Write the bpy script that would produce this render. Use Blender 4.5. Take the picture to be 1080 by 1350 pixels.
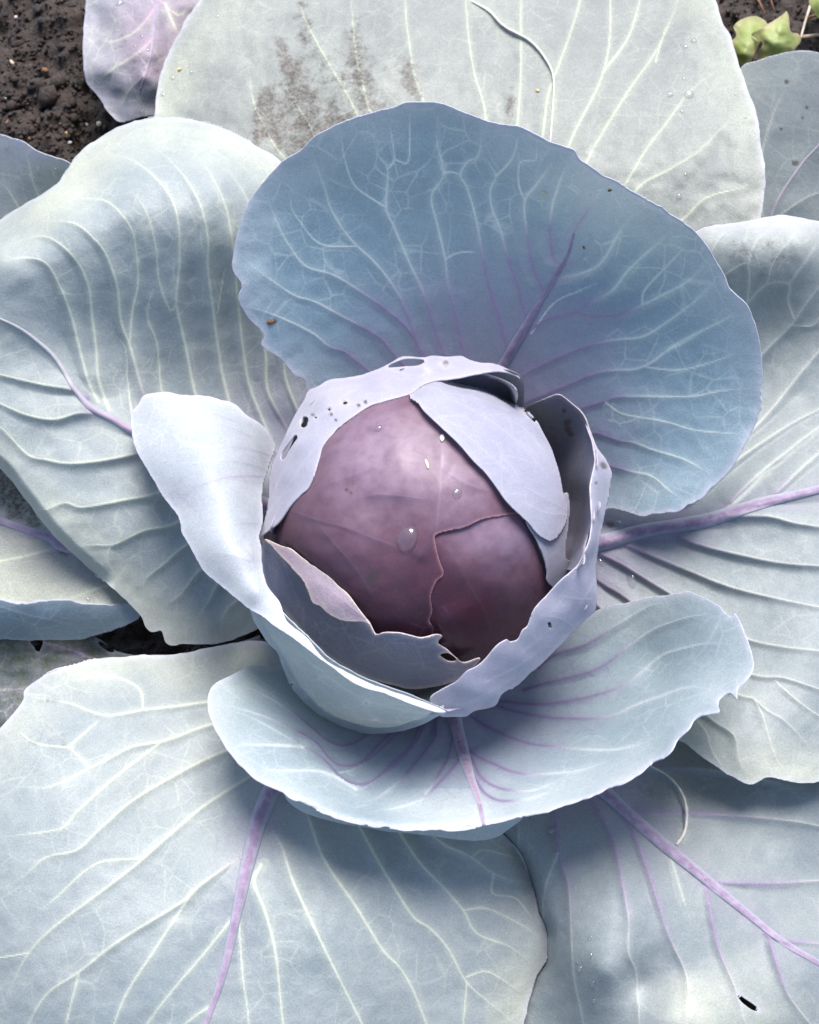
import bpy, math, random
import numpy as np
from mathutils import Vector

for o in list(bpy.data.objects):
    bpy.data.objects.remove(o)
SC = bpy.context.scene
COL = SC.collection
rad = math.radians

# ------------------------------------------------------------------ camera
TILT = rad(25.0)
DIST = 0.87
FPX = 2027.0                       # focal length in pixels of the 1080 x 1350 photograph
TARGET = np.array([0.0, 0.0, 0.15])
FWD = np.array([0.0, math.sin(TILT), -math.cos(TILT)])
UP = np.array([0.0, math.cos(TILT), math.sin(TILT)])
CAM = TARGET - DIST * FWD
cd = bpy.data.cameras.new('camera')
cam = bpy.data.objects.new('camera', cd)
COL.objects.link(cam)
cam.location = CAM
cam.rotation_euler = (TILT, 0, 0)
cd.sensor_fit = 'VERTICAL'
cd.sensor_height = 36.0
cd.lens = FPX / 1350.0 * 36.0
cd.clip_start = 0.02
cd.clip_end = 200
cd.dof.use_dof = True
cd.dof.focus_distance = 0.86
cd.dof.aperture_fstop = 16.0
SC.camera = cam

# ------------------------------------------------------------------ sky, sun, exposure
SUN_EL, SUN_AZ = rad(58.0), rad(8.0)      # azimuth clockwise from +Y (away from the viewer)
w = bpy.data.worlds.new('World')
SC.world = w
w.use_nodes = True
wn = w.node_tree
sky = wn.nodes.new('ShaderNodeTexSky')
sky.sky_type = 'NISHITA'
sky.sun_disc = False
sky.sun_elevation = SUN_EL
sky.sun_rotation = SUN_AZ
sky.air_density = 1.0
sky.dust_density = 1.5
wn.links.new(sky.outputs[0], wn.nodes['Background'].inputs[0])
wn.nodes['Background'].inputs[1].default_value = 0.092
sl = bpy.data.lights.new('sun', 'SUN')
sl.energy = 2.5
sl.angle = rad(34.0)
sl.color = (1.0, 0.965, 0.915)
sun = bpy.data.objects.new('sun', sl)
COL.objects.link(sun)
sdir = Vector((math.sin(SUN_AZ) * math.cos(SUN_EL), math.cos(SUN_AZ) * math.cos(SUN_EL), math.sin(SUN_EL)))
sun.rotation_euler = sdir.to_track_quat('Z', 'Y').to_euler()
sun.location = (0.6, 1.2, 2.5)
SC.view_settings.view_transform = 'Standard'
SC.view_settings.look = 'None'
SC.view_settings.gamma = 1.0
SC.view_settings.use_curve_mapping = False
SC.view_settings.exposure = 1.55
SC.render.engine = 'CYCLES'
SC.cycles.use_denoising = True
SC.cycles.max_bounces = 8
SC.cycles.transparent_max_bounces = 12

# ------------------------------------------------------------------ maths helpers
def rays(px, py):
    px = np.asarray(px, float); py = np.asarray(py, float)
    dx = (px - 540.0) / FPX; dy = -(py - 675.0) / FPX
    d = FWD + dy[..., None] * UP
    d = d + dx[..., None] * np.array([1.0, 0, 0])
    return d

def world(px, py, z):
    """the point at height z that stands where (px, py) looks"""
    d = rays(px, py)
    t = (np.asarray(z, float) - CAM[2]) / d[..., 2]
    return CAM + d * t[..., None]

def pts(s):
    return np.array([[float(v) for v in p.split(',')] for p in s.split()])

def spline(P, step=4.0, closed=False):
    """centripetal-ish Catmull-Rom through P, resampled every step"""
    P = np.asarray(P, float)
    n = len(P)
    if n == 2 and not closed:
        k = max(2, int(np.linalg.norm(P[1] - P[0]) / step) + 1)
        t = np.linspace(0, 1, k)[:, None]
        return P[0] * (1 - t) + P[1] * t
    out = []
    rng = range(n) if closed else range(n - 1)
    for i in rng:
        p1, p2 = P[i], P[(i + 1) % n]
        p0 = P[(i - 1) % n] if (closed or i > 0) else 2 * p1 - p2
        p3 = P[(i + 2) % n] if (closed or i + 2 < n) else 2 * p2 - p1
        L = np.linalg.norm(p2[:2] - p1[:2])
        m1 = (p2 - p0) * 0.5; m2 = (p3 - p1) * 0.5
        for m in (m1, m2):
            q = np.linalg.norm(m[:2])
            if q > 1.2 * L and q > 0: m *= 1.2 * L / q
        k = max(1, int(L / step))
        t = (np.arange(k) / k)[:, None]
        out.append((2*t**3 - 3*t**2 + 1) * p1 + (t**3 - 2*t**2 + t) * m1 + (-2*t**3 + 3*t**2) * p2 + (t**3 - t**2) * m2)
    if not closed: out.append(P[-1:])
    return np.concatenate(out)

def vnoise(x, y, seed=0):
    """smooth value noise in [-1, 1]"""
    x = np.asarray(x, float); y = np.asarray(y, float)
    xi = np.floor(x).astype(np.int64); yi = np.floor(y).astype(np.int64)
    xf = x - xi; yf = y - yi
    def h(a, b):
        v = (a * 374761393 + b * 668265263 + seed * 974634777) & 0xffffffff
        v = ((v ^ (v >> 13)) * 1274126177) & 0xffffffff
        v = v ^ (v >> 16)
        return (v & 0xffff) / 32767.5 - 1.0
    u = xf * xf * xf * (xf * (xf * 6 - 15) + 10); v = yf * yf * yf * (yf * (yf * 6 - 15) + 10)
    return (h(xi, yi) * (1 - u) + h(xi + 1, yi) * u) * (1 - v) + (h(xi, yi + 1) * (1 - u) + h(xi + 1, yi + 1) * u) * v

def fbm(x, y, seed=0, octaves=4, gain=0.5):
    a, s, tot = 1.0, 0.0, 0.0
    for k in range(octaves):
        s = s + a * vnoise(x * 2**k, y * 2**k, seed + 17 * k); tot += a; a *= gain
    return s / tot

def smooth(a, b, x):
    t = np.clip((x - a) / (b - a), 0, 1)
    return t * t * (3 - 2 * t)

class RBF:
    """thin-plate surface through (px, py, z) control points"""
    def __init__(s, C, lam=0.02):
        C = np.asarray(C, float)
        s.P = C[:, :2] / 100.0
        n = len(C)
        K = s.k(s.P[:, None, :] - s.P[None, :, :]) + lam * np.eye(n)
        Q = np.c_[np.ones(n), s.P]
        A = np.block([[K, Q], [Q.T, np.zeros((3, 3))]])
        sol = np.linalg.solve(A, np.r_[C[:, 2], np.zeros(3)])
        s.w, s.c = sol[:n], sol[n:]
    @staticmethod
    def k(d):
        r2 = (d ** 2).sum(-1)
        return 0.5 * r2 * np.log(r2 + 1e-12)
    def __call__(s, px, py):
        x = np.asarray(px, float) / 100.0; y = np.asarray(py, float) / 100.0
        z = s.c[0] + s.c[1] * x + s.c[2] * y
        for i in range(len(s.w)):
            r2 = (x - s.P[i, 0])**2 + (y - s.P[i, 1])**2
            z = z + s.w[i] * 0.5 * r2 * np.log(r2 + 1e-12)
        return z

HEAD_R = 0.092
HEAD_C = world(np.array(562.0), np.array(702.0), np.array(0.094))
def head_z(px, py, off=0.0, squash=1.0):
    """height of the round head (radius + off) under the pixel; falls away past its silhouette"""
    d = rays(px, py)
    d = d / np.linalg.norm(d, axis=-1, keepdims=True)
    oc = CAM - HEAD_C
    b = (d * oc).sum(-1); c = (oc * oc).sum() - (HEAD_R + off)**2
    disc = b * b - c
    t = -b - np.sqrt(np.maximum(disc, 0.0))
    z = CAM[2] + t * d[..., 2]
    over = np.sqrt(np.maximum(-disc, 0.0))
    return z - 1.0 * over

def inside_rows(poly, X, Y):
    """even-odd test for a regular grid given by its x and y axes"""
    a = poly; b = np.roll(poly, -1, axis=0)
    M = np.zeros((len(Y), len(X)), bool)
    for r, y in enumerate(Y):
        m = (a[:, 1] <= y) != (b[:, 1] <= y)
        if not m.any(): continue
        aa, bb = a[m], b[m]
        xs = np.sort(aa[:, 0] + (y - aa[:, 1]) / (bb[:, 1] - aa[:, 1]) * (bb[:, 0] - aa[:, 0]))
        M[r] = np.searchsorted(xs, X) % 2 == 1
    return M

def seg_dist(PX, PY, line):
    """distance, parameter and offset vector from points to a polyline"""
    a = line[:-1, :2]; b = line[1:, :2]
    ab = b - a; L2 = (ab**2).sum(1) + 1e-9
    dx = PX[:, None] - a[None, :, 0]; dy = PY[:, None] - a[None, :, 1]
    t = np.clip((dx * ab[:, 0] + dy * ab[:, 1]) / L2, 0, 1)
    ox = dx - t * ab[:, 0]; oy = dy - t * ab[:, 1]
    d2 = ox**2 + oy**2
    k = d2.argmin(1); r = np.arange(len(k))
    return np.sqrt(d2[r, k]), (k + t[r, k]) / len(a), ox[r, k], oy[r, k]

# ------------------------------------------------------------------ object helpers
def link(name, me, parent=None, mat=None):
    o = bpy.data.objects.new(name, me)
    COL.objects.link(o)
    if parent is not None:
        o.parent = parent
        if parent.name != 'red_cabbage' and parent.parent is None:
            pass
    if mat is not None and me is not None: me.materials.append(mat)
    return o

def tag(o, label=None, cat=None, group=None, kind=None):
    if label: o['label'] = label
    if cat: o['category'] = cat
    if group: o['group'] = group
    if kind: o['kind'] = kind
    return o

def mesh_from(name, V, F, smooth_shade=True):
    me = bpy.data.meshes.new(name)
    V = np.ascontiguousarray(V, dtype=np.float32); F = np.ascontiguousarray(F, dtype=np.int32)
    me.vertices.add(len(V)); me.vertices.foreach_set('co', V.ravel())
    k = F.shape[1]
    me.loops.add(F.size); me.loops.foreach_set('vertex_index', F.ravel())
    me.polygons.add(len(F)); me.polygons.foreach_set('loop_start', np.arange(0, F.size, k, dtype=np.int32))
    if smooth_shade: me.polygons.foreach_set('use_smooth', np.ones(len(F), bool))
    me.update(calc_edges=True)
    me.validate()
    return me

def set_attr(me, name, A):
    at = me.attributes.new(name, 'FLOAT_COLOR', 'POINT')
    at.data.foreach_set('color', np.ascontiguousarray(A, dtype=np.float32).ravel())

# ------------------------------------------------------------------ materials
class NT:
    def __init__(s, name):
        s.m = bpy.data.materials.new(name); s.m.use_nodes = True
        s.t = s.m.node_tree; s.t.nodes.clear()
        s.out = s.n('ShaderNodeOutputMaterial')
        s.coord = s.n('ShaderNodeTexCoord').outputs['Object']
    def n(s, typ, **kw):
        nd = s.t.nodes.new(typ)
        for k, v in kw.items(): setattr(nd, k, v)
        return nd
    def put(s, sock, v):
        if isinstance(v, bpy.types.NodeSocket): s.t.links.new(v, sock)
        elif v is not None: sock.default_value = v
    def math(s, op, a, b=None, clamp=False):
        nd = s.n('ShaderNodeMath', operation=op, use_clamp=clamp)
        s.put(nd.inputs[0], a)
        if b is not None: s.put(nd.inputs[1], b)
        return nd.outputs[0]
    def mix(s, f, a, b, blend='MIX'):
        nd = s.n('ShaderNodeMix', data_type='RGBA', blend_type=blend)
        s.put(nd.inputs['Factor'], f)
        s.put(nd.inputs[6], a if isinstance(a, bpy.types.NodeSocket) else (*a, 1))
        s.put(nd.inputs[7], b if isinstance(b, bpy.types.NodeSocket) else (*b, 1))
        return nd.outputs[2]
    def noise(s, scale, detail=3, rough=0.55, vec=None, dist=0.0):
        nd = s.n('ShaderNodeTexNoise')
        s.put(nd.inputs['Vector'], vec or s.coord)
        nd.inputs['Scale'].default_value = scale; nd.inputs['Detail'].default_value = detail
        nd.inputs['Roughness'].default_value = rough; nd.inputs['Distortion'].default_value = dist
        return nd.outputs
    def voro(s, scale, feature='DISTANCE_TO_EDGE', vec=None, rnd=1.0):
        nd = s.n('ShaderNodeTexVoronoi', feature=feature)
        s.put(nd.inputs['Vector'], vec or s.coord)
        nd.inputs['Scale'].default_value = scale
        nd.inputs['Randomness'].default_value = rnd
        return nd.outputs[0]
    def ramp(s, v, a, b, lo=0.0, hi=1.0):
        nd = s.n('ShaderNodeMapRange', interpolation_type='SMOOTHSTEP')
        s.put(nd.inputs[0], v)
        nd.inputs[1].default_value = a; nd.inputs[2].default_value = b
        nd.inputs[3].default_value = lo; nd.inputs[4].default_value = hi
        return nd.outputs[0]
    def warp(s, scale, amount, detail=2):
        nz = s.noise(scale, detail)[1]
        v = s.n('ShaderNodeVectorMath', operation='SUBTRACT'); s.put(v.inputs[0], nz); v.inputs[1].default_value = (.5, .5, .5)
        v2 = s.n('ShaderNodeVectorMath', operation='SCALE'); s.put(v2.inputs[0], v.outputs[0]); v2.inputs['Scale'].default_value = amount
        v3 = s.n('ShaderNodeVectorMath', operation='ADD'); s.put(v3.inputs[0], s.coord); s.put(v3.inputs[1], v2.outputs[0])
        return v3.outputs[0]
    def attr(s, name):
        a = s.n('ShaderNodeAttribute', attribute_name=name)
        sp = s.n('ShaderNodeSeparateColor'); s.put(sp.inputs[0], a.outputs['Color'])
        return sp.outputs[0], sp.outputs[1], sp.outputs[2], a.outputs['Alpha']

def leaf_material(name, colA, colB, purple=(0.20, 0.17, 0.27), pale=(0.50, 0.53, 0.40), violet=(0.26, 0.185, 0.31),
                  net=0.15, trans=0.20, rough=0.48, rim=(0.52, 0.50, 0.58), stain=(0.06, 0.042, 0.04), veinamt=0.95, mottle=0.6, bump=0.6, spec=0.28, edgecol=None, tint=(0.38, 0.40, 0.33)):
    t = NT(name)
    vein, hue, pur, edge = t.attr('veins')
    st, spot, bloom, wet_or_margin = t.attr('marks')
    big = t.noise(14.0, 4, 0.6)[0]
    mid = t.noise(85.0, 3, 0.6)[0]
    fine = t.noise(1100.0, 2, 0.6)[0]
    f = t.ramp(t.math('ADD', t.math('MULTIPLY', big, 0.8), t.math('MULTIPLY', mid, 0.2)), 0.5 - 0.25, 0.5 + 0.25)
    col = t.mix(f, colA, colB)
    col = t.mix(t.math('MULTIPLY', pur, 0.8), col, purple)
    if tint: col = t.mix(t.math('MULTIPLY', wet_or_margin, t.ramp(big, 0.3, 0.65, 0.35, 1.0)), col, tint)
    # fine net of the smallest veins
    wv = t.warp(120.0, 0.006)
    v1 = t.ramp(t.voro(150.0, vec=wv), 0.0, 0.075, 1.0, 0.0)
    v2 = t.ramp(t.voro(420.0, vec=t.warp(300.0, 0.0022)), 0.0, 0.09, 1.0, 0.0)
    v0 = t.ramp(t.voro(58.0, vec=t.warp(26.0, 0.016, 0.6)), 0.010, 0.050, 1.0, 0.0)
    nm = t.ramp(t.noise(30.0, 2)[0], 0.38, 0.66, 0.12, 1.0)
    netv = t.math('MULTIPLY', t.math('ADD', t.math('MULTIPLY', v0, 1.6), t.math('ADD', t.math('MULTIPLY', v1, 0.7), t.math('MULTIPLY', v2, 0.4))), t.math('MULTIPLY', nm, net))
    vcol = t.mix(t.ramp(hue, 0.32, 0.68), pale, violet)
    col = t.mix(netv, col, vcol)
    col = t.mix(t.math('MULTIPLY', vein, veinamt), col, vcol)
    # pale waxy grain and dull specks
    g = t.ramp(fine, 0.25, 0.75, 1.0 - 0.20 * mottle, 1.0 + 0.20 * mottle)
    gm = t.n('ShaderNodeVectorMath', operation='SCALE'); t.put(gm.inputs[0], col); t.put(gm.inputs['Scale'], g)
    col = gm.outputs[0]
    mb = t.ramp(t.noise(230.0, 3, 0.7)[0], 0.3, 0.7, 1.0 - 0.05 * mottle, 1.0 + 0.05 * mottle)
    gm = t.n('ShaderNodeVectorMath', operation='SCALE'); t.put(gm.inputs[0], col); t.put(gm.inputs['Scale'], mb)
    col = gm.outputs[0]
    sp = t.ramp(t.noise(520.0, 2, 0.5)[0], 0.70, 0.76)
    col = t.mix(t.math('MULTIPLY', sp, 0.35 * mottle), col, (0.12, 0.11, 0.12))
    # bloom: worn wax, and a lit upper rim painted on one leaf
    bl = t.math('MULTIPLY', bloom, t.ramp(t.noise(95.0, 4, 0.6)[0], -0.15, 0.80))
    col = t.mix(bl, col, rim)
    # brown rot stains inside the mask
    sn = t.noise(95.0, 5, 0.75)[0]
    ss = t.math('MULTIPLY', t.ramp(t.math('ADD', sn, t.math('MULTIPLY', st, 0.36)), 0.62, 0.92), t.ramp(st, 0.02, 0.35), clamp=True)
    s2 = t.noise(420.0, 3, 0.7)[0]
    ss = t.math('MULTIPLY', ss, t.ramp(s2, 0.30, 0.62, 0.35, 1.0))
    col = t.mix(t.math('MULTIPLY', ss, 0.95), col, stain)
    col = t.mix(t.math('MULTIPLY', spot, 0.85), col, (0.07, 0.05, 0.05))
    en = t.ramp(t.noise(200.0, 2)[0], 0.3, 0.7, 0.55, 1.0)
    col = t.mix(t.math('MULTIPLY', edge, en), col, edgecol or rim)
    # relief
    hgt = t.math('ADD', t.math('MULTIPLY', fine, 0.10), t.math('MULTIPLY', mid, 0.6))
    hgt = t.math('ADD', hgt, t.math('MULTIPLY', v1, 0.05))
    hgt = t.math('ADD', hgt, t.math('MULTIPLY', vein, 0.35))
    bp = t.n('ShaderNodeBump'); bp.inputs['Strength'].default_value = bump; bp.inputs['Distance'].default_value = 0.0012
    t.put(bp.inputs['Height'], hgt)
    pr = t.n('ShaderNodeBsdfPrincipled')
    t.put(pr.inputs['Base Color'], col)
    t.put(pr.inputs['Roughness'], t.math('SUBTRACT', t.ramp(mid, 0.2, 0.8, rough - 0.06, rough + 0.10), t.math('MULTIPLY', wet_or_margin, 0.0 if tint else 0.35)))
    pr.inputs['Specular IOR Level'].default_value = spec
    pr.inputs['Sheen Weight'].default_value = 0.02
    pr.inputs['Sheen Roughness'].default_value = 0.4
    t.put(pr.inputs['Normal'], bp.outputs[0])
    tr = t.n('ShaderNodeBsdfTranslucent')
    tc = t.mix(0.5, col, (0.36, 0.42, 0.34))
    t.put(tr.inputs[0], tc)
    ms = t.n('ShaderNodeMixShader'); ms.inputs[0].default_value = trans
    t.put(ms.inputs[1], pr.outputs[0]); t.put(ms.inputs[2], tr.outputs[0])
    t.put(t.out.inputs[0], ms.outputs[0])
    return t.m

M_OUTER = leaf_material('glaucous_leaf', (0.214, 0.252, 0.268), (0.304, 0.332, 0.335), pale=(0.56, 0.58, 0.47), tint=(0.42, 0.435, 0.37), net=0.12)
M_GREY = leaf_material('grey_green_leaf', (0.192, 0.225, 0.240), (0.268, 0.292, 0.290), pale=(0.46, 0.47, 0.43), tint=(0.375, 0.39, 0.335), net=0.11)
M_FRONT = leaf_material('front_leaf', (0.190, 0.250, 0.285), (0.245, 0.305, 0.335), pale=(0.48, 0.52, 0.53), violet=(0.165, 0.115, 0.225), tint=(0.41, 0.445, 0.455), net=0.15, trans=0.22)  # tint puts the bright sunlit rim into the colour
M_BLUE = leaf_material('blue_leaf', (0.165, 0.250, 0.315), (0.215, 0.305, 0.370), pale=(0.56, 0.63, 0.60), violet=(0.235, 0.155, 0.315), tint=(0.34, 0.41, 0.455), net=0.18, trans=0.24)
M_OLD = leaf_material('weathered_leaf', (0.185, 0.197, 0.190), (0.258, 0.270, 0.248), net=0.08, trans=0.14, mottle=0.9, veinamt=0.8, stain=(0.066, 0.050, 0.042), tint=(0.33, 0.345, 0.285))
M_DEAD_SHADED = leaf_material('decayed_shaded_leaf', (0.045, 0.06, 0.062), (0.10, 0.12, 0.135), tint=(0.10, 0.12, 0.13), net=0.2, trans=0.1, mottle=1.4, stain=(0.04, 0.05, 0.025))  # decay tones, darkened further to paint the shadow this leaf lies in
M_WRAP = leaf_material('lavender_leaf', (0.245, 0.245, 0.325), (0.305, 0.295, 0.38), pale=(0.50, 0.50, 0.56), violet=(0.34, 0.26, 0.42), net=0.10, trans=0.16, mottle=0.4, veinamt=0.6, tint=(0.35, 0.345, 0.41), rim=(0.50, 0.46, 0.52), bump=0.35)
M_SLATE_SHADE = leaf_material('slate_shade_leaf', (0.13, 0.135, 0.20), (0.17, 0.175, 0.245), net=0.08, trans=0.08, mottle=0.8, tint=(0.19, 0.19, 0.26), veinamt=0.45, rim=(0.60, 0.50, 0.48), bump=0.3)  # own slate tone, plus painted shade for occluded and inner faces
M_LIP = leaf_material('pale_lip_leaf', (0.31, 0.34, 0.375), (0.38, 0.40, 0.43), pale=(0.56, 0.58, 0.56), net=0.12, trans=0.16, mottle=0.6, veinamt=0.5, tint=(0.37, 0.39, 0.41), rim=(0.60, 0.57, 0.66), bump=0.35)
M_PINK = leaf_material('pink_lip_leaf', (0.36, 0.25, 0.32), (0.42, 0.33, 0.40), tint=(0.44, 0.36, 0.42), net=0.08, trans=0.16, rim=(0.68, 0.58, 0.50), violet=(0.5, 0.2, 0.34), veinamt=0.3)
M_HEAD = leaf_material('purple_head_leaf', (0.070, 0.022, 0.038), (0.094, 0.034, 0.057), purple=(0.050, 0.011, 0.020), pale=(0.30, 0.19, 0.27), violet=(0.09, 0.045, 0.085),  # purple here is the shade low on the head, put into the colour
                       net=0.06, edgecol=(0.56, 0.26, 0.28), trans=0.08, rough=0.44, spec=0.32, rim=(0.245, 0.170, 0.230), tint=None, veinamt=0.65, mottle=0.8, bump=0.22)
M_TINGED = leaf_material('pink_tinged_leaf', (0.255, 0.235, 0.27), (0.20, 0.215, 0.26), tint=(0.32, 0.31, 0.33), purple=(0.24, 0.19, 0.23), net=0.18, trans=0.16, mottle=0.9, violet=(0.42, 0.24, 0.34))

def rib_material(name, dark, light):
    t = NT(name)
    vein, hue, pur, edge = t.attr('veins')
    nz = t.noise(180.0, 4, 0.65)[0]
    col = t.mix(hue, light, dark)
    col = t.mix(t.ramp(hue, 0.0, 0.45, 1.0, 0.0), col, (0.40, 0.40, 0.38))
    col = t.mix(t.ramp(nz, 0.35, 0.75, 0.0, 0.45), col, t.mix(0.5, light, (0.50, 0.42, 0.52)))
    sp = t.ramp(t.noise(260.0, 3, 0.6)[0], 0.66, 0.72)
    col = t.mix(t.math('MULTIPLY', sp, 0.6), col, (0.10, 0.05, 0.10))
    col = t.mix(t.ramp(t.math('ADD', pur, t.math('MULTIPLY', t.math('SUBTRACT', nz, 0.5), 0.6)), 0.15, 0.95), col, (0.27, 0.28, 0.32))
    bp = t.n('ShaderNodeBump'); bp.inputs['Strength'].default_value = 0.4; bp.inputs['Distance'].default_value = 0.0008
    t.put(bp.inputs['Height'], nz)
    pr = t.n('ShaderNodeBsdfPrincipled')
    t.put(pr.inputs['Base Color'], col); pr.inputs['Roughness'].default_value = 0.6; pr.inputs['Specular IOR Level'].default_value = 0.25
    t.put(pr.inputs['Normal'], bp.outputs[0])
    t.put(t.out.inputs[0], pr.outputs[0])
    return t.m
M_RIB = rib_material('violet_midrib', (0.155, 0.112, 0.190), (0.31, 0.222, 0.295))

def plain(name, A, B, scale=60, rough=0.8, bump=0.4, dist=0.002, detail=5):
    t = NT(name)
    nz = t.noise(scale, detail, 0.65)[0]
    col = t.mix(t.ramp(nz, 0.3, 0.7), A, B)
    bp = t.n('ShaderNodeBump'); bp.inputs['Strength'].default_value = bump; bp.inputs['Distance'].default_value = dist
    t.put(bp.inputs['Height'], nz)
    pr = t.n('ShaderNodeBsdfPrincipled')
    t.put(pr.inputs['Base Color'], col); pr.inputs['Roughness'].default_value = rough
    t.put(pr.inputs['Normal'], bp.outputs[0])
    t.put(t.out.inputs[0], pr.outputs[0])
    return t.m

def soil_material():
    t = NT('dark_garden_soil')
    a = t.noise(60.0, 6, 0.7)[0]; b = t.noise(420.0, 4, 0.7)[0]; c = t.noise(9.0, 3)[0]
    col = t.mix(t.ramp(a, 0.3, 0.7), (0.008, 0.0042, 0.003), (0.029, 0.0155, 0.0105))
    col = t.mix(t.ramp(b, 0.60, 0.74, 0.0, 0.6), col, (0.11, 0.068, 0.05))
    col = t.mix(t.ramp(c, 0.4, 0.7, 0.0, 0.35), col, (0.07, 0.05, 0.042))
    bp = t.n('ShaderNodeBump'); bp.inputs['Strength'].default_value = 0.9; bp.inputs['Distance'].default_value = 0.003
    t.put(bp.inputs['Height'], t.math('ADD', a, t.math('MULTIPLY', b, 0.5)))
    pr = t.n('ShaderNodeBsdfPrincipled')
    t.put(pr.inputs['Base Color'], col); t.put(pr.inputs['Roughness'], t.ramp(b, 0.4, 0.7, 0.85, 0.5))
    t.put(pr.inputs['Normal'], bp.outputs[0])
    t.put(t.out.inputs[0], pr.outputs[0])
    return t.m
M_SOIL = soil_material()

def water_material():
    t = NT('water')
    tp = t.n('ShaderNodeBsdfTransparent')
    df = t.n('ShaderNodeBsdfDiffuse'); df.inputs[0].default_value = (0.75, 0.78, 0.80, 1)
    gl = t.n('ShaderNodeBsdfGlass'); gl.inputs['IOR'].default_value = 1.33
    go = t.n('ShaderNodeBsdfGlossy'); go.inputs['Roughness'].default_value = 0.05
    fr = t.n('ShaderNodeFresnel'); fr.inputs['IOR'].default_value = 1.6
    m0 = t.n('ShaderNodeMixShader'); m0.inputs[0].default_value = 0.03; t.put(m0.inputs[1], tp.outputs[0]); t.put(m0.inputs[2], df.outputs[0])
    m3 = t.n('ShaderNodeMixShader'); m3.inputs[0].default_value = 0.22; t.put(m3.inputs[1], m0.outputs[0]); t.put(m3.inputs[2], gl.outputs[0])
    m1 = t.n('ShaderNodeMixShader'); t.put(m1.inputs[0], t.math('MINIMUM', fr.outputs[0], 0.22)); t.put(m1.inputs[1], m3.outputs[0]); t.put(m1.inputs[2], go.outputs[0])
    t.put(t.out.inputs[0], m1.outputs[0])
    return t.m
M_WATER = water_material()
# ------------------------------------------------------------------ ground
def axis(lo, hi, step, far):
    core = np.arange(lo, hi + step / 2, step)
    a, s = [], step
    x = hi
    while x < far:
        s *= 1.45; x += s; a.append(x)
    b, s = [], step
    x = lo
    while x > -far:
        s *= 1.45; x -= s; b.append(x)
    return np.array(b[::-1] + list(core) + a)

def soil_height(x, y):
    fall = np.exp(-np.maximum(np.hypot(x, y - 0.15) - 1.2, 0.0))
    z = 0.014 * fbm(x * 14, y * 14, 3, 3) + 0.011 * fbm(x * 60, y * 60, 9, 3) + 0.0035 * fbm(x * 190, y * 190, 21, 2)
    return z * fall

gx = axis(-0.52, 0.52, 0.0032, 40.0); gy = axis(-0.38, 0.66, 0.0032, 40.0)
GX, GY = np.meshgrid(gx, gy)
V = np.c_[GX.ravel(), GY.ravel(), soil_height(GX, GY).ravel()]
nx, ny = len(gx), len(gy)
idx = np.arange(nx * ny).reshape(ny, nx)
F = np.c_[idx[:-1, :-1].ravel(), idx[:-1, 1:].ravel(), idx[1:, 1:].ravel(), idx[1:, :-1].ravel()]
tag(link('ground', mesh_from('ground', V, F), mat=M_SOIL), kind='structure')

def ground_at(px, py, lift=0.0):
    z = np.zeros(np.shape(px))
    for _ in range(4):
        P = world(px, py, z); z = soil_height(P[..., 0], P[..., 1])
    P = world(px, py, z); P[..., 2] += lift
    return P

# loose crumbs, too many to count
_ico = None
def ico():
    global _ico
    if _ico is None:
        import bmesh
        bm = bmesh.new(); bmesh.ops.create_icosphere(bm, subdivisions=1, radius=1.0)
        bm.verts.ensure_lookup_table()
        _ico = (np.array([v.co[:] for v in bm.verts]), np.array([[v.index for v in f.verts] for f in bm.faces]))
        bm.free()
    return _ico
rs = np.random.RandomState(5)
iv, if_ = ico()
VV, FF, off = [], [], 0
for k in range(6000):
    if k < 4300: px, py = rs.uniform(-120, 260), rs.uniform(-160, 240)
    elif k < 5500: px, py = rs.uniform(930, 1200), rs.uniform(-140, 130)
    else: px, py = rs.uniform(-60, 340), rs.uniform(800, 930)
    c = ground_at(np.array(px), np.array(py))
    r = 0.0009 * math.exp(abs(rs.normal(0, 0.60)))
    sc = np.array([rs.uniform(.7, 1.3), rs.uniform(.7, 1.3), rs.uniform(.5, .9)]) * r
    v = iv * sc * (1 + 0.28 * rs.uniform(-1, 1, (len(iv), 1)))
    a = rs.uniform(0, 6.28)
    v = np.c_[v[:, 0] * math.cos(a) - v[:, 1] * math.sin(a), v[:, 0] * math.sin(a) + v[:, 1] * math.cos(a), v[:, 2]]
    VV.append(v + c + [0, 0, r * 0.25]); FF.append(if_ + off); off += len(v)
tag(link('soil_crumbs', mesh_from('soil_crumbs', np.concatenate(VV), np.concatenate(FF), False), mat=M_SOIL),
    'loose dark crumbs of earth lying over the bed', 'soil', kind='stuff')

# ------------------------------------------------------------------ the cabbage
BASE = np.array([HEAD_C[0], HEAD_C[1], 0.0])
cabbage = bpy.data.objects.new('red_cabbage', None)
COL.objects.link(cabbage)
cabbage.location = BASE
tag(cabbage, 'large red cabbage with a purple head in open blue-grey leaves', 'cabbage')

STEP = 1.8
FRONT = {}            # name -> (x0, y0, Z grid, mask): what has been laid so far, front to back
REPORT = []

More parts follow.
